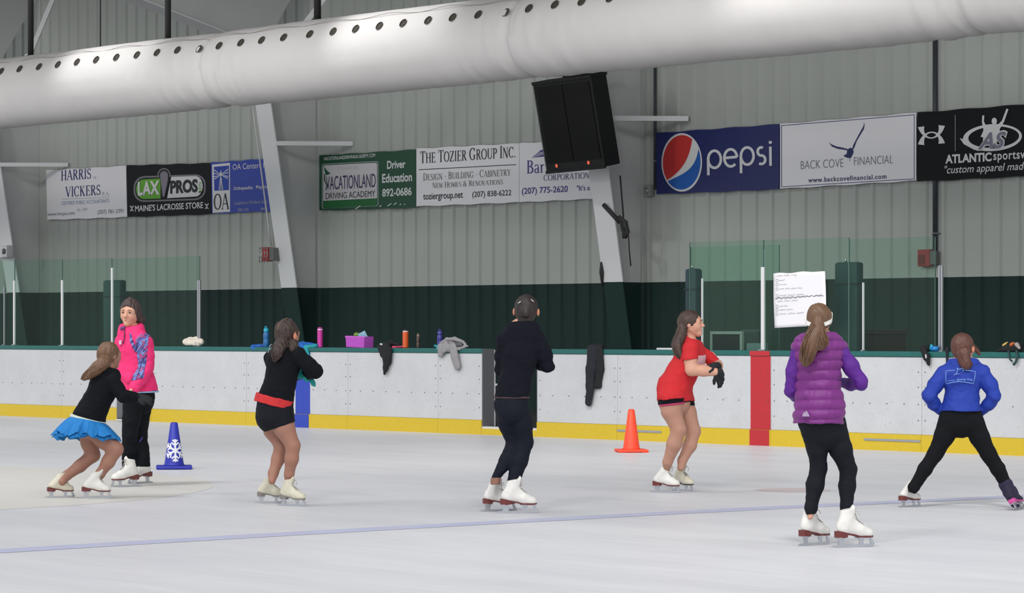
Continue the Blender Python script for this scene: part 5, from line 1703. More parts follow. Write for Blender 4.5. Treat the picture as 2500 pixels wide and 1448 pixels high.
class Skater:
    """local axes: x right as seen from the stands, y away over the ice, z up; origin on the ice"""
    def __init__(s, label, px0, base_py, group='skaters on the ice'):
        s.D = CAMZ * F / (base_py - HZ)
        s.k = s.D / F
        s.px0 = px0
        dx, dy = ray(px0)
        s.org = Vector((dx * s.D, dy * s.D, 0))
        s.t = thing('person', s.org, label, 'person', group, TH)
        s.body = []
        s.zones = []
    def P(s, px, py, d=0.0):
        D = s.D + d
        return V3(((px - 1250) / F * D - (s.px0 - 1250) / F * s.D, d, CAMZ + (HZ - py) * D / F))
    def gd(s, py):                                   # depth offset of a spot on the ice at row py
        return CAMZ * F / (py - HZ) - s.D
    def chain(s, pts, d0, dm, d1, k=0.02):
        """pts: (px, py, r_px); depth runs d0 .. dm (middle) .. d1"""
        n = len(pts)
        out = []
        for i, (x, y, r) in enumerate(pts):
            q = i / (n - 1)
            d = d0 + (dm - d0) * q * 2 if q < 0.5 else dm + (d1 - dm) * (q - 0.5) * 2
            out.append((s.P(x, y, d), r * s.k))
        return [cone(out[i][0], out[i + 1][0], out[i][1], out[i + 1][1], k) for i in range(n - 1)], out
    def torso(s, secs, fwd, k=0.012):
        """secs: (px, py, d, half width m, half depth m)"""
        f = Vector((fwd[0], fwd[1], 0)).normalized()
        pr = []
        for a, b in zip(secs, secs[1:]):
            A, B = s.P(*a[:3]), s.P(*b[:3])
            r = (a[3] + b[3]) / 2; dd = (a[4] + b[4]) / 2
            pr.append(cone(A, B, a[3], b[3], k, n=f[:], s=r / dd))
        return pr
    # ---- head
    def head(s, px, py, d, fwd, up=(0, 0, 1), h=0.205, face=False, neck=None):
        R = rotm(fwd, up)
        c = s.P(px, py, d)
        def L(x, y, z):
            return c + h * (R[0] * x + R[1] * y + R[2] * z)
        s.hd = (c, R, h, L)
        E = lambda p, r, k=0.15, op='+': ell(L(*p), [q * h for q in r], R, k * h, op)
        K = lambda a, b, ra, rb, k=0.1: cone(L(*a), L(*b), ra * h, rb * h, k * h)
        pr = [E((0, -.06, .10), (.345, .42, .40)), E((0, .10, -.10), (.262, .30, .38)), E((0, .31, -.395), (.085, .09, .08)),
              K((-.205, .0, -.19), (0, .25, -.395), .07, .065), K((.205, .0, -.19), (0, .25, -.395), .07, .065),
              E((-.15, .25, -.12), (.09, .09, .08)), E((.15, .25, -.12), (.09, .09, .08)), E((0, .32, .09), (.22, .08, .06)),
              K((0, .38, .04), (0, .475, -.10), .035, .052, .05), E((-.045, .43, -.125), (.04, .045, .035), .03), E((.045, .43, -.125), (.04, .045, .035), .03),
              E((-.14, .46, .015), (.08, .08, .05), .05, '-'), E((.14, .46, .015), (.08, .08, .05), .05, '-'),
              K((-.06, .355, -.25), (.06, .355, -.25), .04, .04, .05),
              E((-.355, -.03, -.03), (.032, .075, .11), .03), E((.355, -.03, -.03), (.032, .075, .11), .03)]
        if neck is not None:
            pr.append(cone(L(0, -.10, -.24), neck, .20 * h, 0.043, 0.015))
        s.body += pr
        s.zones.append((c, h * 0.62, 0.0033))
        return L
    def face(s, mouth_open=0.0, brow=(58, 40, 32)):
        c, R, h, L = s.hd
        for sx in (-1, 1):
            ey = soft('eye', [{'prims': [ell(L(.14 * sx, .345, .015), (.062 * h, .05 * h, .038 * h), R, .002)]}], [M_EYEW, M_IRIS], s.t, 0.003)
            ic = Vector(L(.14 * sx, .40, .015))
            mi = [1 if (Vector(p.center) - ic).length < .036 * h else 0 for p in ey.data.polygons]
            ey.data.polygons.foreach_set('material_index', mi)
            tubes('eyebrow', [([Vector(L(x * sx, y, z)) for x, y, z in ((.055, .430, .112), (.13, .424, .126), (.21, .374, .102))], [.011 * h, .013 * h, .007 * h])], mat('brow', brow, 0.8), s.t, 6)
            tubes('eyelash', [([Vector(L(x * sx, y, z)) for x, y, z in ((.075, .385, .03), (.14, .393, .055), (.205, .355, .03))], [.009 * h, .012 * h, .009 * h])], mat('lash', (40, 30, 28), 0.8), s.t, 6)
        o = mouth_open
        soft('lip', [{'prims': [cone(L(-.08, .362, -.248), L(-.02, .390, -.234), .011 * h, .017 * h, .004), cone(L(.08, .362, -.248), L(.02, .390, -.234), .011 * h, .017 * h, .004), cone(L(-.02, .390, -.234), L(.02, .390, -.234), .017 * h, .017 * h, .004),
                                cone(L(-.072, .362, -.256 - o), L(0, .386, -.272 - o), .011 * h, .021 * h, .004), cone(L(.072, .362, -.256 - o), L(0, .386, -.272 - o), .011 * h, .021 * h, .004)]}], M_LIP, s.t, 0.003)
        if o > 0.01:
            soft('mouth', [{'prims': [ell(L(0, .392, -.25 - o / 2), (.05 * h, .02 * h, (.012 + o / 2) * h), R, .002)]}], mat('mouth_dark', (70, 30, 32), 0.6), s.t, 0.003)
    def hair(s, m, tails=(), nape=-.30, extra=(), hairline=.52, lump=0.004, strands=40, seed=1, top=0.0, name='hair'):
        """cap of hair with the face left open, plus tails: lists of ((px,py,d), r_px)"""
        c, R, h, L = s.hd
        E = lambda p, r, k=0.1, op='+': ell(L(*p), [q * h for q in r], R, k * h, op)
        pr = [E((0, -.07, .11), (.385, .455, .425 + top)), E((0, -.16, -.12), (.33, .32, .30)), E((0, hairline, -.22), (.36, .40, .62), .04, '-')]
        g = [{'prims': pr, 'clips': [(L(0, -.2, nape), -R[2] + 0.25 * R[1])]}]
        gp, ex = [], []
        rg = random.Random(seed)
        for tl_ in tails:
            ctl = [(s.P(*p), r * s.k) for p, r in tl_]
            pts = []
            for i in range(len(ctl) - 1):                 # smooth the tail through its control points
                p0, p1, p2, p3 = ctl[max(i - 1, 0)], ctl[i], ctl[i + 1], ctl[min(i + 2, len(ctl) - 1)]
                for q in range(4):
                    u = q / 4
                    f = lambda a0, a1, a2, a3: 0.5 * (2 * a1 + (a2 - a0) * u + (2 * a0 - 5 * a1 + 4 * a2 - a3) * u * u + (3 * a1 - a0 - 3 * a2 + a3) * u ** 3)
                    pts.append((f(p0[0], p1[0], p2[0], p3[0]), f(p0[1], p1[1], p2[1], p3[1])))
            pts.append(ctl[-1])
            gp += [cone(a[0], b[0], a[1], b[1], 0.01) for a, b in zip(pts, pts[1:])]
            for q in range(strands):
                off = Vector((rg.uniform(-1, 1), rg.uniform(-1, 1), rg.uniform(-.3, .3)))
                ph = rg.uniform(0, 6)
                sp = []
                for i, (p, r) in enumerate(pts):
                    fl = 1.0 + 0.25 * i / len(pts)
                    sp.append(Vector(p) + off * r * 0.95 * fl + Vector((math.sin(ph + i * .43), math.cos(ph * 2 + i * .3), 0)) * r * 0.2)
                e = sp[-1] + (sp[-1] - sp[-2]) * rg.uniform(0.05, 0.5) + off * pts[-1][1] * 0.5
                ex.append(tube_geo(sp + [e], [0.003] * len(sp) + [0.0008], 5))
        if gp:
            g.append({'prims': gp, 'k': 0.012})
        for e_ in extra:
            g.append({'prims': e_, 'k': 0.012})
        return soft(name, g, m, s.t, 0.0048, noise=[(lump, (26, 26, 14)), (lump * .9, (105, 105, 15))], extra=ex)
    # ---- hands
    def hand(s, w, fd, pn, L=0.155, curl=0.5, thumb=1, spread=0.05):
        """w wrist point (local), fd finger direction, pn palm normal; five fingers, returns prims"""
        f = Vector(fd).normalized(); n = Vector(pn); n = (n - f * n.dot(f)).normalized()
        t = f.cross(n) * thumb
        w = Vector(w)
        pr = []
        offs = (0.20, 0.07, -0.07, -0.19)
        lens = (0.41, 0.46, 0.43, 0.33)
        for i, (o, ln) in enumerate(zip(offs, lens)):
            kn = w + f * L * (0.50 - 0.03 * abs(i - 1)) + t * L * o
            pr.append(cone(w + t * L * o * 0.5 + f * 0.01, kn, L * 0.105, L * 0.075, 0.008))
            p, d = kn, (f + t * spread * (1.5 - i)).normalized()
            for j, fr in enumerate((0.45, 0.31, 0.24)):
                a = curl * (0.7 + 0.35 * j)
                d = (d * math.cos(a) + n * math.sin(a)).normalized()
                q = p + d * L * ln * fr
                pr.append(cone(p, q, L * (0.062 - 0.006 * j), L * (0.056 - 0.006 * j), 0.003))
                p = q
        b = w + f * L * 0.14 + t * L * 0.17
        c1 = b + (f * 0.6 + t * 0.75 + n * 0.25).normalized() * L * 0.24
        c2 = c1 + (f * 0.9 + t * 0.2 + n * 0.35).normalized() * L * 0.2
        pr += [cone(w + f * L * 0.05, b, L * 0.10, L * 0.085, 0.01), cone(b, c1, L * 0.08, L * 0.066, 0.006), cone(c1, c2, L * 0.064, L * 0.05, 0.004)]
        return pr
    # ---- skates
    def skate(s, px, py, psi, size=1.0, leather=None, sole=None, roll=0.0, pitch=0.0, extra=None, lift=0.0, laced=True, lean=0.0):
        d = s.gd(py)
        g = s.P(px, py, d)
        base = skate_parts(leather, sole, M_BLADE, lean)
        b = base[0].copy(); C.objects.link(b)
        b.parent = s.t
        a = math.radians(psi)
        b.matrix_local = Matrix.Translation((g[0], d, lift)) @ Matrix.Rotation(a, 4, 'Z') @ Matrix.Rotation(math.radians(roll), 4, 'X') @ Matrix.Rotation(math.radians(pitch), 4, 'Y') @ Matrix.Diagonal((size, size, size, 1))
        for o in (base[1:] if laced else base[1:3]):
            c = o.copy(); C.objects.link(c); c.parent = b
        M = b.matrix_local
        ank = M @ Vector((-0.05 + lean * 0.09, 0, 0.20))
        return b, ank
    def ank_d(s, py, psi, size):
        return s.gd(py) - 0.08 * size * math.sin(math.radians(psi))
    def under(s, *lists):
        for l in lists:
            s.body += infl(l, -.009)
    def finish(s, m=SKIN, noise=None, step=0.0065):
        return soft('body', [{'prims': s.body, 'k': 0.02}], m, s.t, step, s.zones, noise)
    def wear(s, name, groups, m, step=0.006, noise=None, parent=None):
        return soft(name, groups, m, parent or s.t, step, (), noise)
FOLD = [(0.004, (14, 14, 22)), (0.003, (34, 34, 46)), (0.0015, (80, 80, 80))]
TIGHT = [(0.002, (30, 30, 60))]
LEA_W = mat('white_leather', (220, 217, 212), 0.42, var=0.06, vscale=25, bump=0.15, bscale=60)
LEA_C = mat('cream_leather', (206, 200, 180), 0.45, var=0.08, vscale=25, bump=0.15, bscale=60)
SOLE_M = mat('maroon_sole', (104, 44, 42), 0.45, var=0.15, vscale=40)
SOLE_G = mat('grey_sole', (128, 124, 118), 0.5, var=0.1, vscale=40)
BLACKJ = mat('black_knit', (14, 16, 22), 0.9, spec=0.2, var=0.15, vscale=40, bump=0.25, bscale=150)
NAVYJ = mat('navy_black_knit', (14, 16, 27), 0.9, spec=0.2, var=0.15, vscale=40, bump=0.25, bscale=150)
LEGG = mat('black_legging', (13, 17, 26), 0.8, var=0.15, vscale=30, spec=0.25)
def infl(pr, e):
    out = []
    for p in pr:
        q = dict(p)
        if p['t'] == 'c':
            q['ra'] = p['ra'] + e; q['rb'] = p['rb'] + e
            if p['s'] != 1.0:
                ra = (p['ra'] + p['rb']) / 2; dd = ra / p['s']
                q['s'] = (ra + e) / (dd + e)
        else:
            q['r'] = tuple(r + e for r in p['r'])
        out.append(q)
    return out

# ---------------------------------------------------------------- girl in the purple quilted vest
s = Skater('girl seen from behind in a purple quilted vest, white headband and black leggings', 2000, 1334)
fw = (0.22, 0.97)
psL, psR = 42, 22
b, aL = s.skate(1990, 1331.5, psL, 0.98, LEA_W, SOLE_M)
b, aR = s.skate(2086, 1336.5, psR, 1.0, LEA_W, SOLE_M)
tor = s.torso([(1999, 838, 0, .105, .075), (1996, 872, 0, .128, .092), (1997, 945, 0, .118, .09), (2002, 1005, -.01, .132, .105), (2012, 1050, 0, .12, .10)], fw)
lL, _ = s.chain([(1978, 1030, 31), (1995, 1096, 25), (1999, 1142, 20.5), (1990, 1184, 22), (1980, 1240, 15), (1978, 1262, 10)], -.01, .05, aL.y)
lR, _ = s.chain([(2034, 1030, 31), (2052, 1096, 28), (2071, 1146, 21), (2068, 1188, 20.5), (2067, 1242, 15), (2067, 1264, 10)], .0, .06, aR.y)
aRm, ro = s.chain([(2046, 848, 21), (2078, 896, 20), (2102, 935, 17), (2078, 938, 15), (2046, 932, 12)], 0, -.01, .20)
aLm, lo_ = s.chain([(1953, 848, 20), (1938, 905, 19), (1931, 955, 16), (1943, 968, 14), (1965, 955, 11)], 0, .03, .24)
nk = s.P(1999, 832, 0.0)
s.head(2000, 783, 0.01, (0.25, .95, -.12), (0.04, .05, 1), 0.192, neck=nk)
s.under(tor, lL, lR, aRm, aLm); s.body += [cone(nk, s.P(1955, 848, 0), .036, .034, .02), cone(nk, s.P(2044, 848, 0), .036, .034, .02)]
s.body += s.hand(ro[-1][0], (-.8, .6, .1), (-.3, -.5, .7), .14, .4, 1) + s.hand(lo_[-1][0], (.8, .5, .2), (.3, -.5, .7), .14, .4, -1)
s.finish()
vest = mat('purple_quilt', (108, 22, 112), 0.55, var=0.12, vscale=30, bump=0.3, bscale=70, sheen=0.1)
sleeve = mat('violet_knit', (80, 16, 126), 0.7, var=0.1, vscale=40, bump=0.15, bscale=120)
ztop, pit = s.P(2000, 830)[2], 0.058
def quilt(x, y, z):
    return -0.0115 * np.abs(np.sin((z - 0.02 * x) * math.pi / pit)) ** 0.6 + 0.005 * vnoise(x * 20, y * 20, z * 22) + 0.003 * vnoise(x * 50, y * 50, z * 24)
sh = [cone(nk, s.P(1956, 846, 0), .050, .052, .03), cone(nk, s.P(2044, 846, 0), .050, .052, .03), cone(s.P(1999, 822, .01), nk, .056, .06, .02)]
vt = infl(tor[:3], 0.008) + [cone(s.P(2001, 985, -.01), s.P(1998, 1022, -.01), .134, .140, .02, n=(0.22, .97, 0), s=1.25)]
s.wear('vest', [{'prims': vt + sh, 'clips': [(s.P(2000, 1029), (-.02, 0, -1)), (s.P(1999, 816), (0, 0.2, 1))]}], vest, 0.0055, [quilt])
s.wear('sleeve', [{'prims': infl(aRm, -.001)}], sleeve, 0.006, FOLD)
s.wear('sleeve', [{'prims': infl(aLm, -.001)}], sleeve, 0.006, FOLD)
s.wear('leggings', [{'prims': infl(lL, -.001) + infl(tor[3:], -.004), 'clips': [(s.P(1981, 1256, aL.y), (0, 0, -1))]}, {'prims': infl(lR, -.001), 'clips': [(s.P(2067, 1255, aR.y), (0, 0, -1))]}], LEGG, 0.006, TIGHT)
# small grey mountain mark on the hem of the vest
def mark(px_, py_, pts, m, dd, name='print'):
    V = [s.P(px_ + x, py_ + y, dd) for x, y in pts]
    bm = bmesh.new()
    f = bm.faces.new([bm.verts.new(tuple(v)) for v in V])
    e = bmesh.ops.extrude_face_region(bm, geom=[f])
    bmesh.ops.translate(bm, verts=[v for v in e['geom'] if isinstance(v, bmesh.types.BMVert)], vec=(0, 0.03, 0))
    bmesh.ops.triangulate(bm, faces=list(bm.faces))
    return bmobj(name, bm, m, s.t)
mark(1968, 1010, [(-9, 7), (-5, -4), (-3, -1), (1, -7), (5, -1), (9, 7)], mat('mark_grey', (158, 140, 166), 0.6), -.135)
hm = hairmat('light_brown_hair', (100, 72, 50))
L = s.hd[3]
s.hair(hm, [[((1999, 776, -.105), 10), ((1996, 790, -.115), 12), ((1988, 815, -.125), 17), ((1978, 845, -.135), 19), ((1970, 875, -.135), 13), ((1966, 893, -.13), 4)],
            [((2000, 790, -.11), 10), ((2002, 815, -.11), 14), ((2005, 835, -.12), 14), ((2002, 850, -.12), 6)]], nape=-.22, strands=55, seed=11)
c0, R0, h0, _ = s.hd
rg_ = []
for i in range(40):
    a = 2 * math.pi * i / 40
    y = math.sin(a)
    rg_.append(Vector(L(.380 * math.cos(a), .462 * y - .068, (0.02 + .20 * y + (.10 if y > 0 else 0.02 * y)))))
V_, F_ = [], []
wn = .058 * h0
for i, p in enumerate(rg_):
    o_ = (p - Vector(c0)).normalized()
    for dz, ex_ in ((-wn, 0.0), (wn, 0.0), (wn, 0.007), (-wn, 0.007)):
        V_.append(p + Vector(R0[2]) * dz + o_ * ex_)
for i in range(40):
    j = (i + 1) % 40
    for q in range(4):
        F_.append((4 * i + q, 4 * i + (q + 1) % 4, 4 * j + (q + 1) % 4, 4 * j + q))
pydata('headband', V_, F_, mat('white_band', (226, 224, 220), 0.7), s.t, smooth=False)
tubes('hair_tie', [([Vector(s.P(1994 + 9 * math.cos(a), 779 + 3 * math.sin(a), -.112 - .012 * math.sin(a))) for a in np.linspace(0, 6.0, 14)], .005)], mat('tie_brown', (84, 58, 40), 0.7), s.t, 6)
tubes('scrunchie', [([Vector(s.P(1992 + i * 3, 823 - (i % 2), -.14)) for i in range(6)], .007)], mat('lilac_tie', (150, 96, 176), 0.7), s.t, 6)

# ---------------------------------------------------------------- tall girl in black
s = Skater('tall girl all in black with a hair bun, before the open gate', 1258, 1252)
fw = (0.35, .93)
b, aL = s.skate(1219, 1249, 14, .95, LEA_W, SOLE_M, lean=.15)
b, aR = s.skate(1266, 1253.5, 8, 1.04, LEA_W, SOLE_M, lean=.15)
tor = s.torso([(1276, 815, 0, .125, .08), (1269, 862, 0, .130, .090), (1259, 925, 0, .108, .085), (1250, 968, -.01, .110, .096), (1249, 1000, -.02, .114, .106)], fw)
lL, _ = s.chain([(1234, 988, 30), (1242, 1035, 26), (1256, 1083, 20), (1237, 1125, 19), (1210, 1166, 11)], 0, .08, aL.y)
lR, _ = s.chain([(1262, 988, 29), (1275, 1035, 26), (1281, 1080, 21.5), (1268, 1125, 21.5), (1248, 1196, 14.5)], -.02, .04, aR.y)
aRm, ro = s.chain([(1312, 832, 21), (1328, 866, 19.5), (1337, 894, 15), (1320, 889, 14), (1296, 882, 12)], -.02, .0, .20)
aLm, lo_ = s.chain([(1232, 832, 19), (1226, 870, 17), (1224, 905, 14.5), (1235, 905, 13), (1258, 895, 11)], .02, .08, .26)
nk = s.P(1286, 806, 0)
s.head(1285, 758, .03, (.12, .98, -.1), (0.04, .1, 1), 0.212, neck=nk)
s.under(tor, lL, lR, aRm, aLm); s.body += [cone(nk, s.P(1230, 830, .02), .036, .034, .02), cone(nk, s.P(1312, 830, 0), .036, .034, .02)]
s.body += s.hand(ro[-1][0], (-.9, .4, .1), (-.2, -.6, -.6), .16, .3, 1) + s.hand(lo_[-1][0], (.8, .4, .3), (.2, -.6, -.6), .16, .3, -1)
s.finish()
sh = [cone(nk, s.P(1232, 830, .02), .058, .058, .03), cone(nk, s.P(1312, 830, 0), .056, .058, .03), cone(s.P(1286, 795, .01), nk, .058, .060, .02)]
s.wear('jacket', [{'prims': infl(tor[:3], .007) + [cone(s.P(1253, 950, -.01), s.P(1249, 975, -.01), .116, .121, .02, n=(.35, .93, 0), s=1.25)] + sh, 'clips': [(s.P(1250, 970), (.0, 0, -1)), (s.P(1286, 788), (0, .2, 1))]},
                  {'prims': infl(aRm, .002)}, {'prims': infl(aLm, .002)}], NAVYJ, 0.006, FOLD)
M_HEM = mat('hem_brown', (66, 44, 46), 0.7)
s.wear('hem_band', [{'prims': [cone(s.P(1250, 968, -.01), s.P(1249, 972, -.01), .126, .126, .01, n=(.35, .93, 0), s=1.25)], 'clips': [(s.P(1250, 967), (0, 0, 1)), (s.P(1250, 973), (0, 0, -1))]}], M_HEM, 0.005)
s.wear('leggings', [{'prims': infl(lL, -.003) + infl(tor[3:], -.004), 'clips': [(s.P(1214, 1177, aL.y), (0, 0, -1))]}, {'prims': infl(lR, -.003), 'clips': [(s.P(1248, 1198, aR.y), (0, 0, -1))]}], mat('navy_legging', (13, 18, 30), 0.8, var=0.15, vscale=30, spec=0.25), 0.006, TIGHT)
s.wear('ankle_cuff', [{'prims': [cone(s.P(1211, 1160, aL.y), s.P(1208, 1195, aL.y), .035, .035, .01)], 'clips': [(s.P(1210, 1183, aL.y), (0, 0, -1)), (s.P(1210, 1166, aL.y), (0, 0, 1))]}], mat('tan_cuff', (138, 98, 82), 0.7), 0.005)
s.wear('red_shirt', [{'prims': [cone(s.P(1296, 888, .16), s.P(1306, 880, .165), .03, .028, .01), cone(s.P(1292, 905, .1), s.P(1290, 925, .08), .026, .02, .01)]}], mat('shirt_red', (176, 36, 42), 0.8), 0.005)
hm = hairmat('dark_brown_hair', (40, 28, 26))
L = s.hd[3]
R0 = s.hd[1]
bun = [ell(L(.0, -.46, -.02), [.17 * s.hd[2], .13 * s.hd[2], .19 * s.hd[2]], R0, .01), ell(L(.05, -.50, -.14), [.12 * s.hd[2], .10 * s.hd[2], .14 * s.hd[2]], R0, .01)]
bun.append(ell(L(0, -.20, -.36), [.27 * s.hd[2], .20 * s.hd[2], .22 * s.hd[2]], R0, .01))
s.hair(hm, [], nape=-.62, extra=[bun], seed=5, lump=.002)
s.wear('ear', [{'prims': [ell(L(-.40, -.04, -.06), [.05 * s.hd[2], .075 * s.hd[2], .13 * s.hd[2]], R0, .005)]}], mat('ear_skin', (196, 128, 100), 0.55), 0.004)
s.wear('ear', [{'prims': [ell(L(.40, -.04, -.06), [.05 * s.hd[2], .075 * s.hd[2], .13 * s.hd[2]], R0, .005)]}], mat('ear_skin', (196, 128, 100), 0.55), 0.004)
for pxa, pya, pxb, pyb in ((1296, 731, 1303, 737), (1265, 741, 1272, 736)):
    tubes('hair_clip', [([Vector(s.P(pxa, pya, -.06)), Vector(s.P((pxa + pxb) / 2, (pya + pyb) / 2 - .5, -.075)), Vector(s.P(pxb, pyb, -.068))], .0045)], mat('clip_metal', (200, 196, 196), 0.3, 0.6), s.t, 6)

# ---------------------------------------------------------------- girl in the red T-shirt
s = Skater('girl in a red T-shirt and black gloves, facing right', 1650, 1203)
fw = (.93, -.36)
b, aN = s.skate(1626, 1203, -28, .92, LEA_W, SOLE_M, lean=.45)
b, aF = s.skate(1667, 1199.5, -52, .9, LEA_C, mat('black_sole', (52, 46, 52), 0.5), lean=.3)
tor = s.torso([(1688, 850, 0, .10, .07), (1686, 872, 0, .128, .095), (1664, 912, 0, .118, .098), (1647, 950, 0, .132, .122), (1646, 980, 0, .135, .128)], fw)
lN, _ = s.chain([(1640, 972, 33), (1639, 1003, 25), (1657, 1049, 18.5), (1646, 1084, 18.5), (1630, 1128, 12), (1627, 1146, 9)], -.08, -.10, aN.y)
lF, _ = s.chain([(1660, 972, 32), (1677, 1008, 23), (1693, 1053, 17.5), (1684, 1088, 16.5), (1666, 1124, 11.5), (1662, 1142, 9)], .08, .05, aF.y)
aN_, no = s.chain([(1687, 848, 18), (1686, 880, 16.5), (1688, 903, 14.5), (1718, 905, 13.5), (1750, 909, 9.5)], -.12, -.16, -.17)
aF_, fo = s.chain([(1708, 855, 15), (1733, 872, 14.5), (1751, 892, 13), (1752, 897, 12), (1745, 898, 9.5)], .12, .10, -.11)
nk = s.P(1689, 842, .0)
s.head(1687, 791, 0, (.97, -.22, .07), (-.06, 0, 1), 0.208, neck=s.P(1686, 842, 0))
hN = s.hand(no[-1][0], (.42, .45, -.78), (-.5, .75, -.1), .15, .25, -1)
hF = s.hand(fo[-1][0] + V3((0, -.03, .01)), (-.93, -.25, -.12), (.0, .3, -1), .14, .28, 1)
s.zones += [(s.P(1755, 910, -.14), .09, .004), (s.P(1735, 898, -.14), .09, .004)]
s.under(tor, aN_[:1], aF_[:1], lN, lF); s.body += aN_[1:] + aF_[1:] + hN + hF + [cone(nk, s.P(1688, 848, -.12), .036, .034, .02), cone(nk, s.P(1706, 853, .09), .034, .030, .02)]
s.finish()
s.face(mouth_open=0.03)
shirt = mat('red_cotton', (196, 28, 36), 0.8, var=0.08, vscale=30, bump=0.2, bscale=120)
sh = [cone(nk, s.P(1688, 848, -.11), .048, .056, .03), cone(nk, s.P(1706, 853, .10), .044, .050, .03)]
nsl = [cone(s.P(1687, 848, -.12), s.P(1684, 884, -.15), .062, .058, .02)]
fsl = [cone(s.P(1708, 856, .10), s.P(1747, 888, .10), .052, .050, .02)]
s.wear('t_shirt', [{'prims': infl(tor[:4], .016) + sh, 'clips': [(s.P(1648, 979), (.02, 0, -1)), (s.P(1703, 832), (.40, 0, .92))]}, {'prims': infl(lN[:1], .013), 'clips': [(s.P(1640, 974, -.08), (.10, 0, -1))]}, {'prims': infl(lF[:1], .010), 'clips': [(s.P(1670, 980, .08), (0, 0, -1))]},
                   {'prims': nsl, 'clips': [(s.P(1688, 881), (.12, -.1, -1))]}, {'prims': fsl, 'clips': [(s.P(1749, 886, .1), (.55, 0, -.8))]}], shirt, 0.006, [(0.006, (9, 9, 16)), (0.004, (24, 24, 30)), (0.0015, (80, 80, 80))])
s.wear('shorts', [{'prims': infl(tor[3:], .003) + infl(lN[:1], .002), 'clips': [(s.P(1630, 988, -.1), (.12, 0, -1))]}, {'prims': infl(lF[:1], .004), 'clips': [(s.P(1670, 990, .08), (0, 0, -1))]}], BLACKJ, 0.006)
s.wear('hem_band', [{'prims': infl(lN[:1], .007), 'clips': [(s.P(1626, 986, -.1), (-.12, 0, 1)), (s.P(1626, 991, -.1), (.12, 0, -1))]}], mat('hem_pink', (176, 44, 92), 0.7), 0.005)
s.wear('tights', [{'prims': infl(lN, -.001) + infl(tor[3:], -.002)}, {'prims': infl(lF, -.001)}], mat('tan_tights', (176, 130, 110), 0.65, var=0.05, vscale=40), 0.006)
GL = mat('black_glove', (26, 28, 32), 0.85, var=0.2, vscale=60)
s.wear('glove', [{'prims': infl(hN, .0035) + [cone(no[-1][0] + V3((.02, 0, -.0)), no[-1][0] + V3((.03, .01, -.02)), .034, .032, .01)]}], GL, 0.0038)
s.wear('glove', [{'prims': infl(hF, .0035) + [cone(fo[-1][0] + V3((-.01, -.03, .01)), fo[-1][0] + V3((.02, 0, .01)), .034, .036, .01)]}], GL, 0.0038)
# pale print on the chest
s.wear('print', [{'prims': infl(tor[:4], .0185) + sh, 'clips': [(s.P(1701, 880, -.08), (-1, 0, .1)), (s.P(1727, 880, -.08), (1, 0, 0)), (s.P(1712, 867), (0, 0, 1)), (s.P(1712, 891), (0, 0, -1)), (s.P(1712, 880, -.02), (0, 1, 0))]}], mat('print_pink', (206, 160, 168), 0.8, var=0.35, vscale=110), 0.005, [(0.006, (9, 9, 16)), (0.004, (24, 24, 30)), (0.0015, (80, 80, 80))])
hm = hairmat('brown_hair', (66, 46, 38))
s.hair(hm, [[((1667, 800, -.02), 12), ((1662, 820, -.04), 13), ((1655, 838, -.06), 13), ((1656, 855, -.08), 12), ((1663, 872, -.10), 8), ((1667, 884, -.1), 3)]], nape=-.16, strands=50, seed=3)

# ---------------------------------------------------------------- girl with the red waistband
s = Skater('girl in black jacket and shorts with a red waistband and teal gloves', 690, 1235)
fw = (.7, .7)
b, aF = s.skate(662, 1228.5, 5, .84, LEA_C, SOLE_G, lean=.3)
b, aN = s.skate(714, 1236, -28, .86, LEA_C, SOLE_G, lean=.12)
tor = s.torso([(698, 862, 0, .10, .075), (692, 890, 0, .125, .098), (682, 945, 0, .112, .095), (672, 985, 0, .125, .115), (668, 1015, 0, .125, .13)], fw)
lN, _ = s.chain([(686, 1012, 29), (694, 1045, 25.5), (715, 1088, 17.5), (712, 1121, 16.5), (706, 1158, 11.5), (704, 1176, 9)], -.03, -.055, aN.y)
lF, _ = s.chain([(665, 1012, 29), (668, 1050, 24), (687, 1087, 17), (679, 1121, 16), (667, 1156, 12), (664, 1174, 9)], .07, .09, aF.y)
aRm, ro = s.chain([(728, 868, 19), (752, 890, 18.5), (770, 906, 16.5), (758, 911, 14), (744, 908, 11)], -.09, -.08, .06)
aLm, lo_ = s.chain([(664, 876, 20), (672, 905, 17), (690, 922, 15), (715, 918, 13), (740, 912, 11)], .09, .24, .16)
nk = s.P(700, 852, 0)
s.head(703, 816, .03, (.6, .78, -.15), (.05, .1, 1), 0.205, neck=nk)
hR = s.hand(ro[-1][0], (-.35, .5, .35), (-.4, .2, -.8), .135, .5, 1)
hL = s.hand(lo_[-1][0] + V3((0, -.1, 0)), (.85, -.1, -.5), (-.3, .1, -.9), .135, .3, -1)
s.under(tor, aRm, aLm); s.body += lN + lF + infl(hR, -.001) + infl(hL, -.001) + [cone(nk, s.P(666, 874, .08), .036, .034, .02), cone(nk, s.P(728, 868, -.08), .036, .034, .02)]
s.finish(SKIN_TAN)
sh = [cone(nk, s.P(668, 876, .08), .052, .058, .03), cone(nk, s.P(728, 868, -.08), .052, .058, .03), cone(s.P(701, 848, .01), nk, .055, .058, .02)]
s.wear('jacket', [{'prims': infl(tor[:3], .012) + [cone(s.P(675, 960, 0), s.P(670, 980, 0), .128, .134, .02, n=(.7, .7, 0), s=1.1)] + sh, 'clips': [(s.P(672, 977), (-.24, 0, -1)), (s.P(701, 843), (0, .2, 1))]},
                  {'prims': infl(aRm, .002)}, {'prims': infl(aLm, .002)}], BLACKJ, 0.006, FOLD)
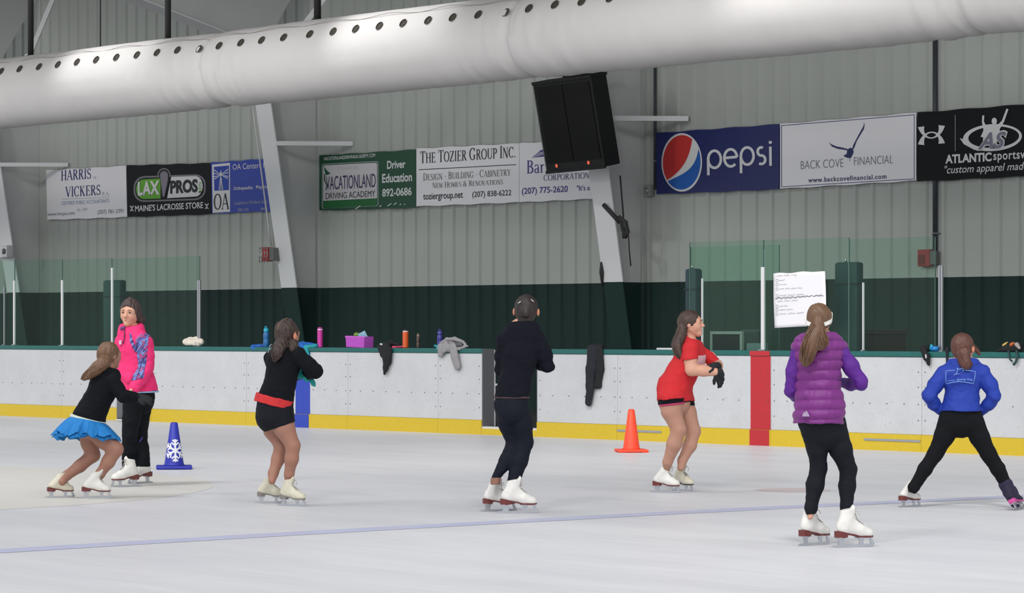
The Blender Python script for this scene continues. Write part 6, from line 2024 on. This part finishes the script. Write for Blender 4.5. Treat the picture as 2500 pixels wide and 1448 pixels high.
s.wear('waistband', [{'prims': [cone(s.P(672, 968, 0), s.P(666, 990, 0), .147, .150, .01, n=(.7, .7, 0), s=1.1)], 'clips': [(s.P(668, 968), (.24, 0, 1)), (s.P(666, 989), (-.24, 0, -1))]}], mat('band_red', (196, 40, 44), 0.8, var=0.15, vscale=40), 0.005, [(0.003, (30, 30, 30))])
s.wear('shorts', [{'prims': infl(tor[3:], .010) + infl(lN[:1], .010), 'clips': [(s.P(690, 1040, -.06), (.33, .0, -1))]}, {'prims': infl(lF[:1] + tor[4:], .010), 'clips': [(s.P(660, 1046, .07), (-.0, 0, -1))]}], mat('black_shorts', (17, 18, 27), 0.8, spec=0.25, var=0.12, vscale=30), 0.006, TIGHT)
GT = mat('teal_glove', (20, 134, 134), 0.8, var=0.25, vscale=40)
s.wear('glove', [{'prims': infl(hR, .006) + [cone(ro[-1][0], ro[-1][0] + V3((.02, 0, 0)), .036, .038, .01)]}], GT, 0.004)
s.wear('glove', [{'prims': infl(hL, .006) + [cone(lo_[-1][0] + V3((0, -.1, 0)), lo_[-1][0] + V3((-.03, -.09, .0)), .038, .04, .01)]}], mat('teal_glove_light', (28, 150, 146), 0.8, var=0.25, vscale=40), 0.004)
hm = hairmat('dark_wavy_hair', (54, 38, 32))
s.hair(hm, [[((688, 838, -.07), 15), ((681, 852, -.10), 15), ((675, 866, -.13), 12), ((672, 878, -.13), 5)], [((716, 840, -.06), 11), ((716, 852, -.09), 9), ((714, 862, -.1), 4)]], nape=-.34, lump=0.007, strands=40, seed=8)
L = s.hd[3]
tubes('hair_parting', [([Vector(L(x, y, z)) for x, y, z in ((0.0, .10, .545), (-.02, -.15, .545), (-.03, -.36, .43), (-.03, -.49, .25), (-.02, -.535, .08))], .0045)], mat('parting', (120, 92, 78), 0.7), s.t, 6)
s.wear('ear', [{'prims': [ell(L(.40, -.06, -.10), [.05 * s.hd[2], .09 * s.hd[2], .13 * s.hd[2]], s.hd[1], .005)]}], mat('ear_skin', (196, 128, 100), 0.55), 0.004)
mk_pts = [((657, 847), (663, 841)), ((656, 856), (660, 849)), ((655, 862), (656, 857))]
tubes('print', [([Vector(s.P(a[0], a[1], -.085)), Vector(s.P(b_[0], b_[1], -.09))], .004) for a, b_ in mk_pts], mat('print_pale', (150, 158, 166), 0.7), s.t, 5)

# ---------------------------------------------------------------- girl in the blue tulle skirt
s = Skater('small crouching girl in a black top and bright blue frilly skirt', 215, 1216)
fw = (.86, .5)
b, aB = s.skate(148, 1215.5, 24, .84, LEA_C, SOLE_M, lean=.6)
b, aN = s.skate(235, 1217, -6, .90, LEA_W, SOLE_M, lean=.5)
tor = s.torso([(266, 918, 0, .09, .072), (254, 942, 0, .115, .09), (234, 985, 0, .102, .088), (218, 1018, 0, .112, .11), (218, 1040, 0, .112, .115)], fw)
lN, _ = s.chain([(220, 1042, 24), (254, 1072, 23.5), (282, 1097, 18.5), (264, 1128, 16), (245, 1156, 11.5), (238, 1172, 9)], -.02, -.05, aN.y)
lB, _ = s.chain([(212, 1042, 26), (219, 1082, 21), (227, 1111, 17), (195, 1138, 15), (162, 1162, 11.5), (152, 1176, 9)], .07, .12, aB.y)
aRm, ro = s.chain([(276, 930, 16), (290, 952, 15), (302, 970, 13.5), (317, 972, 12), (333, 975, 9.5)], -.09, -.10, -.02)
aLm, lo_ = s.chain([(256, 928, 16), (275, 950, 14), (300, 965, 13), (318, 967, 11), (334, 968, 9)], .09, .16, .10)
nk = s.P(270, 909, .01)
s.head(268, 868, .03, (.72, .68, .0), (.12, .1, 1), 0.200, neck=nk)
hR = s.hand(ro[-1][0], (.95, .1, -.1), (0, .3, -1), .13, .3, -1)
hL = s.hand(lo_[-1][0], (.95, .0, -.1), (0, .3, -1), .13, .3, 1)
s.under(tor, aRm, aLm); s.body += lN + lB + infl(hR, -.001) + infl(hL, -.001) + [cone(nk, s.P(256, 927, .08), .036, .034, .02), cone(nk, s.P(276, 929, -.08), .036, .034, .02)]
s.finish(SKIN_TAN)
sh = [cone(nk, s.P(258, 927, .08), .05, .052, .03), cone(nk, s.P(276, 929, -.08), .05, .05, .03), cone(s.P(270, 905, .01), nk, .05, .055, .02)]
s.wear('jacket', [{'prims': infl(tor[:4], .014) + sh, 'clips': [(s.P(215, 1021), (-.26, 0, -1)), (s.P(270, 900), (.2, .2, 1))]}, {'prims': infl(aRm, .002)}, {'prims': infl(aLm, .002)}], BLACKJ, 0.006, FOLD)
s.wear('glove', [{'prims': infl(hR, .004)}], GL, 0.004)
s.wear('glove', [{'prims': infl(hL, .004)}], GL, 0.004)
s.wear('waistband', [{'prims': [cone(s.P(217, 1014, 0), s.P(213, 1032, 0), .138, .142, .01)], 'clips': [(s.P(215, 1020), (.26, 0, 1)), (s.P(214, 1028), (-.26, 0, -1))]}], mat('band_cream', (198, 204, 190), 0.8), 0.005)
def skirt():
    A, B = Vector(s.P(216, 1025, -.01)), Vector(s.P(207, 1064, -.02))
    ax = (B - A).normalized()
    u = Vector((1, 0, 0)); u = (u - ax * u.dot(ax)).normalized()
    w = ax.cross(u)
    lst = []
    for lay, (grow, ln, ph, amp) in enumerate(((1.0, 1.0, 0.0, 1.0), (0.9, 1.18, 0.6, 0.8), (0.78, 1.06, 1.4, 0.7))):
        V, Fc = [], []
        n, k = 120, 12
        for j in range(k + 1):
            q = j / k
            for i in range(n):
                a = 2 * math.pi * i / n
                ruf = amp * (0.020 * math.sin(11 * a + ph) + 0.010 * math.sin(23 * a + 2 * ph) + 0.006 * math.sin(41 * a)) * q ** 1.1
                back = -math.cos(a)                       # flares out behind her
                r = 0.128 + (0.084 * grow + 0.018 * max(0, back)) * q ** 0.62 + ruf + 0.050 * max(0, -back) * q
                dz = (B - A).length * q * ln * (0.97 + 0.34 * max(0, back) - 0.22 * max(0, -back)) + (0.012 * math.sin(7 * a + ph * 3) + 0.008 * math.sin(17 * a + ph)) * q
                V.append(A + ax * dz + (u * math.cos(a) + w * math.sin(a) * 0.95) * r)
        for j in range(k):
            for i in range(n):
                i2 = (i + 1) % n
                Fc.append((j * n + i, j * n + i2, (j + 1) * n + i2, (j + 1) * n + i))
        lst.append((V, Fc))
    V, Fc = [], []
    for v, f in lst:
        o = len(V); V += v; Fc += [tuple(x + o for x in q) for q in f]
    o = pydata('skirt', V, Fc, mat('blue_tulle', (14, 116, 186), 0.75, var=0.22, vscale=24, bump=0.3, bscale=90), s.t, smooth=True)
    m_ = o.modifiers.new('thickness', 'SOLIDIFY'); m_.thickness = 0.002
skirt()
hm = hairmat('chestnut_hair', (108, 78, 56))
s.hair(hm, [[((255, 886, -.06), 15), ((244, 893, -.08), 16), ((230, 905, -.09), 14), ((216, 916, -.1), 10), ((203, 925, -.1), 4)]], nape=-.26, strands=60, seed=21, lump=0.005)

# ---------------------------------------------------------------- girl in the pink jacket
s = Skater('girl in a bright pink patterned jacket and black trousers, facing the stands', 320, 1186)
fw = (-.6, -.78)
b, aN = s.skate(305, 1189, 180 + 38, 1.0, LEA_W, SOLE_M)
b, aF = s.skate(341, 1181, 180 + 50, 1.0, LEA_W, SOLE_M)
tor = s.torso([(321, 815, 0, .11, .08), (326, 850, 0, .135, .105), (330, 905, 0, .125, .10), (337, 945, 0, .135, .115), (340, 975, 0, .135, .12)], fw)
lN, _ = s.chain([(326, 972, 27), (321, 1025, 23), (317, 1062, 19), (317, 1100, 18), (319, 1132, 9)], -.06, -.06, aN.y)
lF, _ = s.chain([(348, 970, 27), (342, 1025, 23), (341, 1065, 19), (345, 1100, 18), (349, 1128, 9)], .08, .08, aF.y)
aLm, lo_ = s.chain([(353, 838, 19), (357, 868, 17), (358, 895, 15), (345, 920, 14), (329, 946, 11)], -.12, -.13, -.25)
aRm, ro = s.chain([(301, 835, 18), (297, 868, 16), (298, 900, 14), (306, 915, 12), (318, 925, 10)], .11, .06, -.12)
nk = s.P(320, 806, 0)
s.head(318, 765, -.02, (-.24, -.97, -.02), (0.05, 0, 1), 0.222, neck=nk)
hL = s.hand(lo_[-1][0], (-.62, -.25, -.74), (-.7, .2, .55), .165, .25, 1)
hR = s.hand(ro[-1][0], (.8, -.2, -.5), (-.2, .6, -.3), .15, .3, 1)
s.zones += [(s.P(322, 958, -.26), .10, .004)]
s.under(tor, lN, lF, aLm, aRm); s.body += hL + hR + [cone(nk, s.P(352, 836, -.11), .036, .034, .02), cone(nk, s.P(301, 834, .10), .036, .034, .02)]
s.finish()
s.face()
pink = mat('pink_fleece', (232, 40, 112), 0.75, var=0.07, vscale=30, bump=0.15, bscale=120)
sh = [cone(nk, s.P(352, 836, -.10), .055, .06, .03), cone(nk, s.P(301, 834, .10), .055, .058, .03), cone(s.P(319, 797, -.0), nk, .056, .06, .02)]
s.wear('jacket', [{'prims': infl(tor[:3], .018) + [cone(s.P(331, 910, 0), s.P(342, 960, 0), .142, .166, .03, n=(-.6, -.78, 0), s=1.2)] + sh, 'clips': [(s.P(340, 955), (.03, 0, -1)), (s.P(319, 791), (-.1, -.25, 1))]},
                  {'prims': infl(aLm, .010)}, {'prims': infl(aRm, .010)}], pink, 0.006, FOLD)
s.wear('hem_band', [{'prims': [cone(s.P(341, 954, 0), s.P(342, 960, 0), .165, .167, .01, n=(-.6, -.78, 0), s=1.2)], 'clips': [(s.P(340, 955), (-.03, 0, 1)), (s.P(340, 959.5), (.03, 0, -1))]}], mat('hem_pale_blue', (140, 168, 204), 0.7), 0.005)
# patterned panel down the sleeve and across the shoulder
def patterned():
    m = bpy.data.materials.new('sleeve_pattern')
    m.use_nodes = True
    nt = m.node_tree
    b_ = nt.nodes['Principled BSDF']; b_.inputs['Roughness'].default_value = 0.7
    tc = nt.nodes.new('ShaderNodeTexCoord')
    mp = nt.nodes.new('ShaderNodeMapping')
    m0 = nt.nodes.new('ShaderNodeMapping')
    m0.inputs['Rotation'].default_value = (0, math.radians(52), 0)
    nt.links.new(tc.outputs['Object'], m0.inputs[0])
    mp.inputs['Scale'].default_value = (15, 8, 70)
    nt.links.new(m0.outputs[0], mp.inputs[0])
    n = nt.nodes.new('ShaderNodeTexNoise'); n.inputs['Scale'].default_value = 1.0; n.inputs['Detail'].default_value = 2
    nt.links.new(mp.outputs[0], n.inputs[0])
    r = nt.nodes.new('ShaderNodeValToRGB'); r.color_ramp.interpolation = 'CONSTANT'
    cols = [(0.0, (204, 60, 120)), (0.36, (52, 44, 92)), (0.45, (82, 78, 150)), (0.51, (92, 148, 210)), (0.56, (160, 140, 184)), (0.60, (52, 44, 92)), (0.65, (204, 60, 120))]
    el = r.color_ramp.elements
    while len(el) < len(cols): el.new(0.5)
    for e, (p, c_) in zip(el, cols):
        e.position = p; e.color = lin(c_)
    nt.links.new(n.outputs[0], r.inputs[0]); nt.links.new(r.outputs[0], b_.inputs['Base Color'])
    return m
M_PAT = patterned()
s.wear('sleeve_panel', [{'prims': infl(aLm, .0135), 'clips': [(s.P(361, 870, -.13), (1, 0, -.10)), (s.P(338, 927, -.2), (0.2, 0, -1)), (s.P(350, 812, -.15), (-.35, 0, 1)), (s.P(345, 870, -.10), (0, 1, 0))]}], M_PAT, 0.005, FOLD)
pat2, _ = s.chain([(319, 815, 3), (321, 833, 3.5), (328, 848, 3.5), (332, 858, 3)], -.105, -.135, -.14)
s.wear('chest_panel', [{'prims': pat2}], M_PAT, 0.005)
tubes('zip', [([Vector(s.P(304, 800, -.09)), Vector(s.P(304, 818, -.10)), Vector(s.P(301, 840, -.125))], .005)], mat('zip_dark', (96, 30, 70), 0.6), s.t, 5)
s.wear('collar_lining', [{'prims': [cone(s.P(297, 802, -.07), s.P(303, 800, -.085), .016, .014, .006)]}], mat('lining_purple', (110, 60, 110), 0.8), 0.005)
mark(293.5, 836, [(-3, 5), (-2.5, -5), (3, -5), (3, 5)], mat('tag_pale', (206, 190, 206), 0.7), -.10)
tro = mat('black_trouser', (13, 15, 21), 0.85, spec=0.2, var=0.12, vscale=30)
fl1 = [cone(s.P(317, 1090, aN.y * .6 - .02), s.P(317, 1136, aN.y * .9), .062, .064, .02)]
fl2 = [cone(s.P(345, 1090, aF.y * .7 + .02), s.P(348, 1134, aF.y), .060, .062, .02)]
s.wear('trousers', [{'prims': infl(lN, -.002) + infl(tor[3:], .001) + fl1, 'clips': [(s.P(318, 1142, aN.y), (0, 0, -1))]}, {'prims': infl(lF, -.002) + fl2, 'clips': [(s.P(349, 1139, aF.y), (0, 0, -1))]}], tro, 0.006, FOLD)
tubes('stripe', [([Vector(s.P(336, 1086, -.02)), Vector(s.P(341, 1078, -.025)), Vector(s.P(348, 1068, -.01))], .007)], mat('stripe_purple', (66, 44, 130), 0.6), s.t, 6)
hm = hairmat('dark_hair', (62, 46, 44))
R0, h0 = s.hd[1], s.hd[2]
L = s.hd[3]
side = [ell(L(-.30, -.22, -.22), [.12 * h0, .16 * h0, .18 * h0], R0, .01), ell(L(-.32, -.22, -.36), [.08 * h0, .10 * h0, .12 * h0], R0, .01)]
s.hair(hm, [[((342, 768, .03), 6), ((347, 780, .03), 7), ((346, 790, .03), 3)]], nape=-.30, extra=[side], seed=31, lump=0.007, hairline=.565, top=.045)

# ---------------------------------------------------------------- girl in the blue jacket
s = Skater('girl seen from behind in a blue club jacket, legs wide apart, hands on hips', 2345, 1240)
fw = (0.0, 1.0)
b, aL = s.skate(2222, 1238, 42, .86, LEA_W, SOLE_M, lean=.85)
b, aR = s.skate(2491, 1245.5, 62, .86, mat('black_cover', (30, 22, 48), 0.8, var=0.15, vscale=30), mat('pink_sole', (190, 70, 140), 0.5), roll=-27, lift=.008, laced=False)
tor = s.torso([(2352, 895, 0, .105, .075), (2350, 928, 0, .122, .092), (2349, 970, 0, .100, .084), (2346, 1005, 0, .125, .105), (2345, 1030, 0, .122, .112)], fw)
lL, _ = s.chain([(2322, 1022, 31), (2305, 1065, 25), (2284, 1107, 19.5), (2258, 1146, 17.5), (2230, 1192, 14), (2229, 1197, 9)], 0, .02, aL.y)
lR, _ = s.chain([(2370, 1022, 31), (2392, 1068, 24.5), (2414, 1110, 20), (2437, 1146, 18), (2463, 1196, 14)], 0, .0, aR.y)
aLm, lo_ = s.chain([(2306, 912, 19), (2283, 940, 18), (2268, 967, 16), (2279, 985, 14.5), (2297, 1003, 11.5)], 0, -.03, .04)
aRm, ro = s.chain([(2398, 912, 19), (2416, 940, 18), (2427, 967, 15.5), (2414, 987, 14), (2395, 1004, 11.5)], 0, -.03, .04)
nk = s.P(2352, 890, 0)
s.head(2351, 850, .02, (.55, .83, -.08), (.03, .05, 1), 0.205, neck=nk)
hL = s.hand(lo_[-1][0], (.75, .6, -.25), (.4, -.4, .5), .14, .3, 1)
hR = s.hand(ro[-1][0], (-.75, .6, -.25), (-.4, -.4, .5), .14, .3, -1)
s.under(tor, lL, lR, aLm, aRm); s.body += hL + hR + [cone(nk, s.P(2308, 910, 0), .036, .034, .02), cone(nk, s.P(2397, 910, 0), .036, .034, .02)]
s.finish()
bluej = mat('royal_blue_fleece', (18, 50, 150), 0.75, var=0.12, vscale=25, bump=0.2, bscale=120)
sh = [cone(nk, s.P(2308, 911, 0), .056, .06, .03), cone(nk, s.P(2397, 911, 0), .056, .06, .03), cone(s.P(2352, 884, .0), nk, .056, .06, .02)]
s.wear('jacket', [{'prims': infl(tor[:3], .014) + [cone(s.P(2348, 980, 0), s.P(2346, 1008, 0), .128, .148, .02, n=(0, 1, 0), s=1.2)] + sh, 'clips': [(s.P(2347, 1003), (0, 0, -1)), (s.P(2352, 878), (0, .2, 1))]},
                  {'prims': infl(aLm, .002)}, {'prims': infl(aRm, .002)}], bluej, 0.006, FOLD)
s.wear('trousers', [{'prims': infl(lL, -.002) + infl(tor[3:], -.004), 'clips': [(s.P(2226, 1204, aL.y), (-.4, 0, -1))]}, {'prims': infl(lR, -.002)}], mat('black_stretch', (14, 15, 19), 0.85, spec=0.2, var=0.12, vscale=30), 0.006, TIGHT)
s.wear('boot_cover', [{'prims': [cone(s.P(2455, 1182, aR.y), s.P(2468, 1206, aR.y), .049, .050, .02), cone(s.P(2468, 1206, aR.y), s.P(2479, 1224, aR.y + .01), .050, .046, .02)]}], mat('cover_purple', (34, 24, 58), 0.75, var=0.25, vscale=24), 0.005, FOLD)
# printed panel on the back
def backprint():
    dg = bpy.context.evaluated_depsgraph_get()
    pm = mat('print_sky', (112, 150, 206), 0.6)
    d = -.118
    lines = []
    def ln(pts, r=.0028): lines.append(([Vector(s.P(x, y, d + .00018 * (x - 2347) ** 2 * s.k * 6)) for x, y in pts], r))
    ln([(2310, 937), (2309, 920), (2309.5, 906), (2320, 904.5), (2333, 904)])
    ln([(2355, 904), (2370, 905), (2381, 907), (2380, 920), (2377, 936.5)])
    ln([(2312, 937), (2325, 933.5), (2340, 932), (2355, 933), (2368, 935), (2377, 937)], .003)
    ln([(2336, 899), (2339, 903), (2336, 910), (2335, 915)], .003); ln([(2336, 899), (2343, 902), (2349, 899), (2355, 899)], .003)
    ln([(2352, 900), (2351, 908)], .003); ln([(2328, 916), (2333, 913), (2342, 913)], .0028)
    tubes('print', lines, pm, s.t, 5)
    me = font_mesh('Skating Club', 0.01)
    co = [v.co.copy() for v in me.vertices]
    x0, x1 = min(c_.x for c_ in co), max(c_.x for c_ in co); y0, y1 = min(c_.y for c_ in co), max(c_.y for c_ in co)
    for v, c_ in zip(me.vertices, co):
        u, w_ = (c_.x - x0) / (x1 - x0), (c_.y - y0) / (y1 - y0)
        v.co = s.P(2336 + 38 * u, 932 - 7 * w_ - 2 * math.sin(u * 3), -.121)
    me.materials.clear()
    link('lettering', me, pm, s.t)
    wl = []
    for i in range(5):
        wl.append(([Vector(s.P(2314 + i * 3.8 + q * 2.6, 931.5 - i * .4 - (2.2 if q % 2 else 0), -.120)) for q in (0, .5, 1)], .0022))
    tubes('print', wl, pm, s.t, 4)
backprint()
hm = hairmat('auburn_hair', (88, 52, 42))
s.hair(hm, [[((2352, 862, -.08), 17), ((2354, 876, -.09), 15), ((2357, 888, -.1), 13), ((2360, 896, -.1), 7)], [((2372, 845, .05), 8), ((2384, 856, .06), 5), ((2392, 866, .06), 2)]], nape=-.34, strands=40, seed=41)
L = s.hd[3]
s.wear('ear', [{'prims': [ell(L(.40, -.02, -.06), [.05 * s.hd[2], .09 * s.hd[2], .13 * s.hd[2]], s.hd[1], .005)]}], mat('ear_skin', (196, 128, 100), 0.55), 0.004)
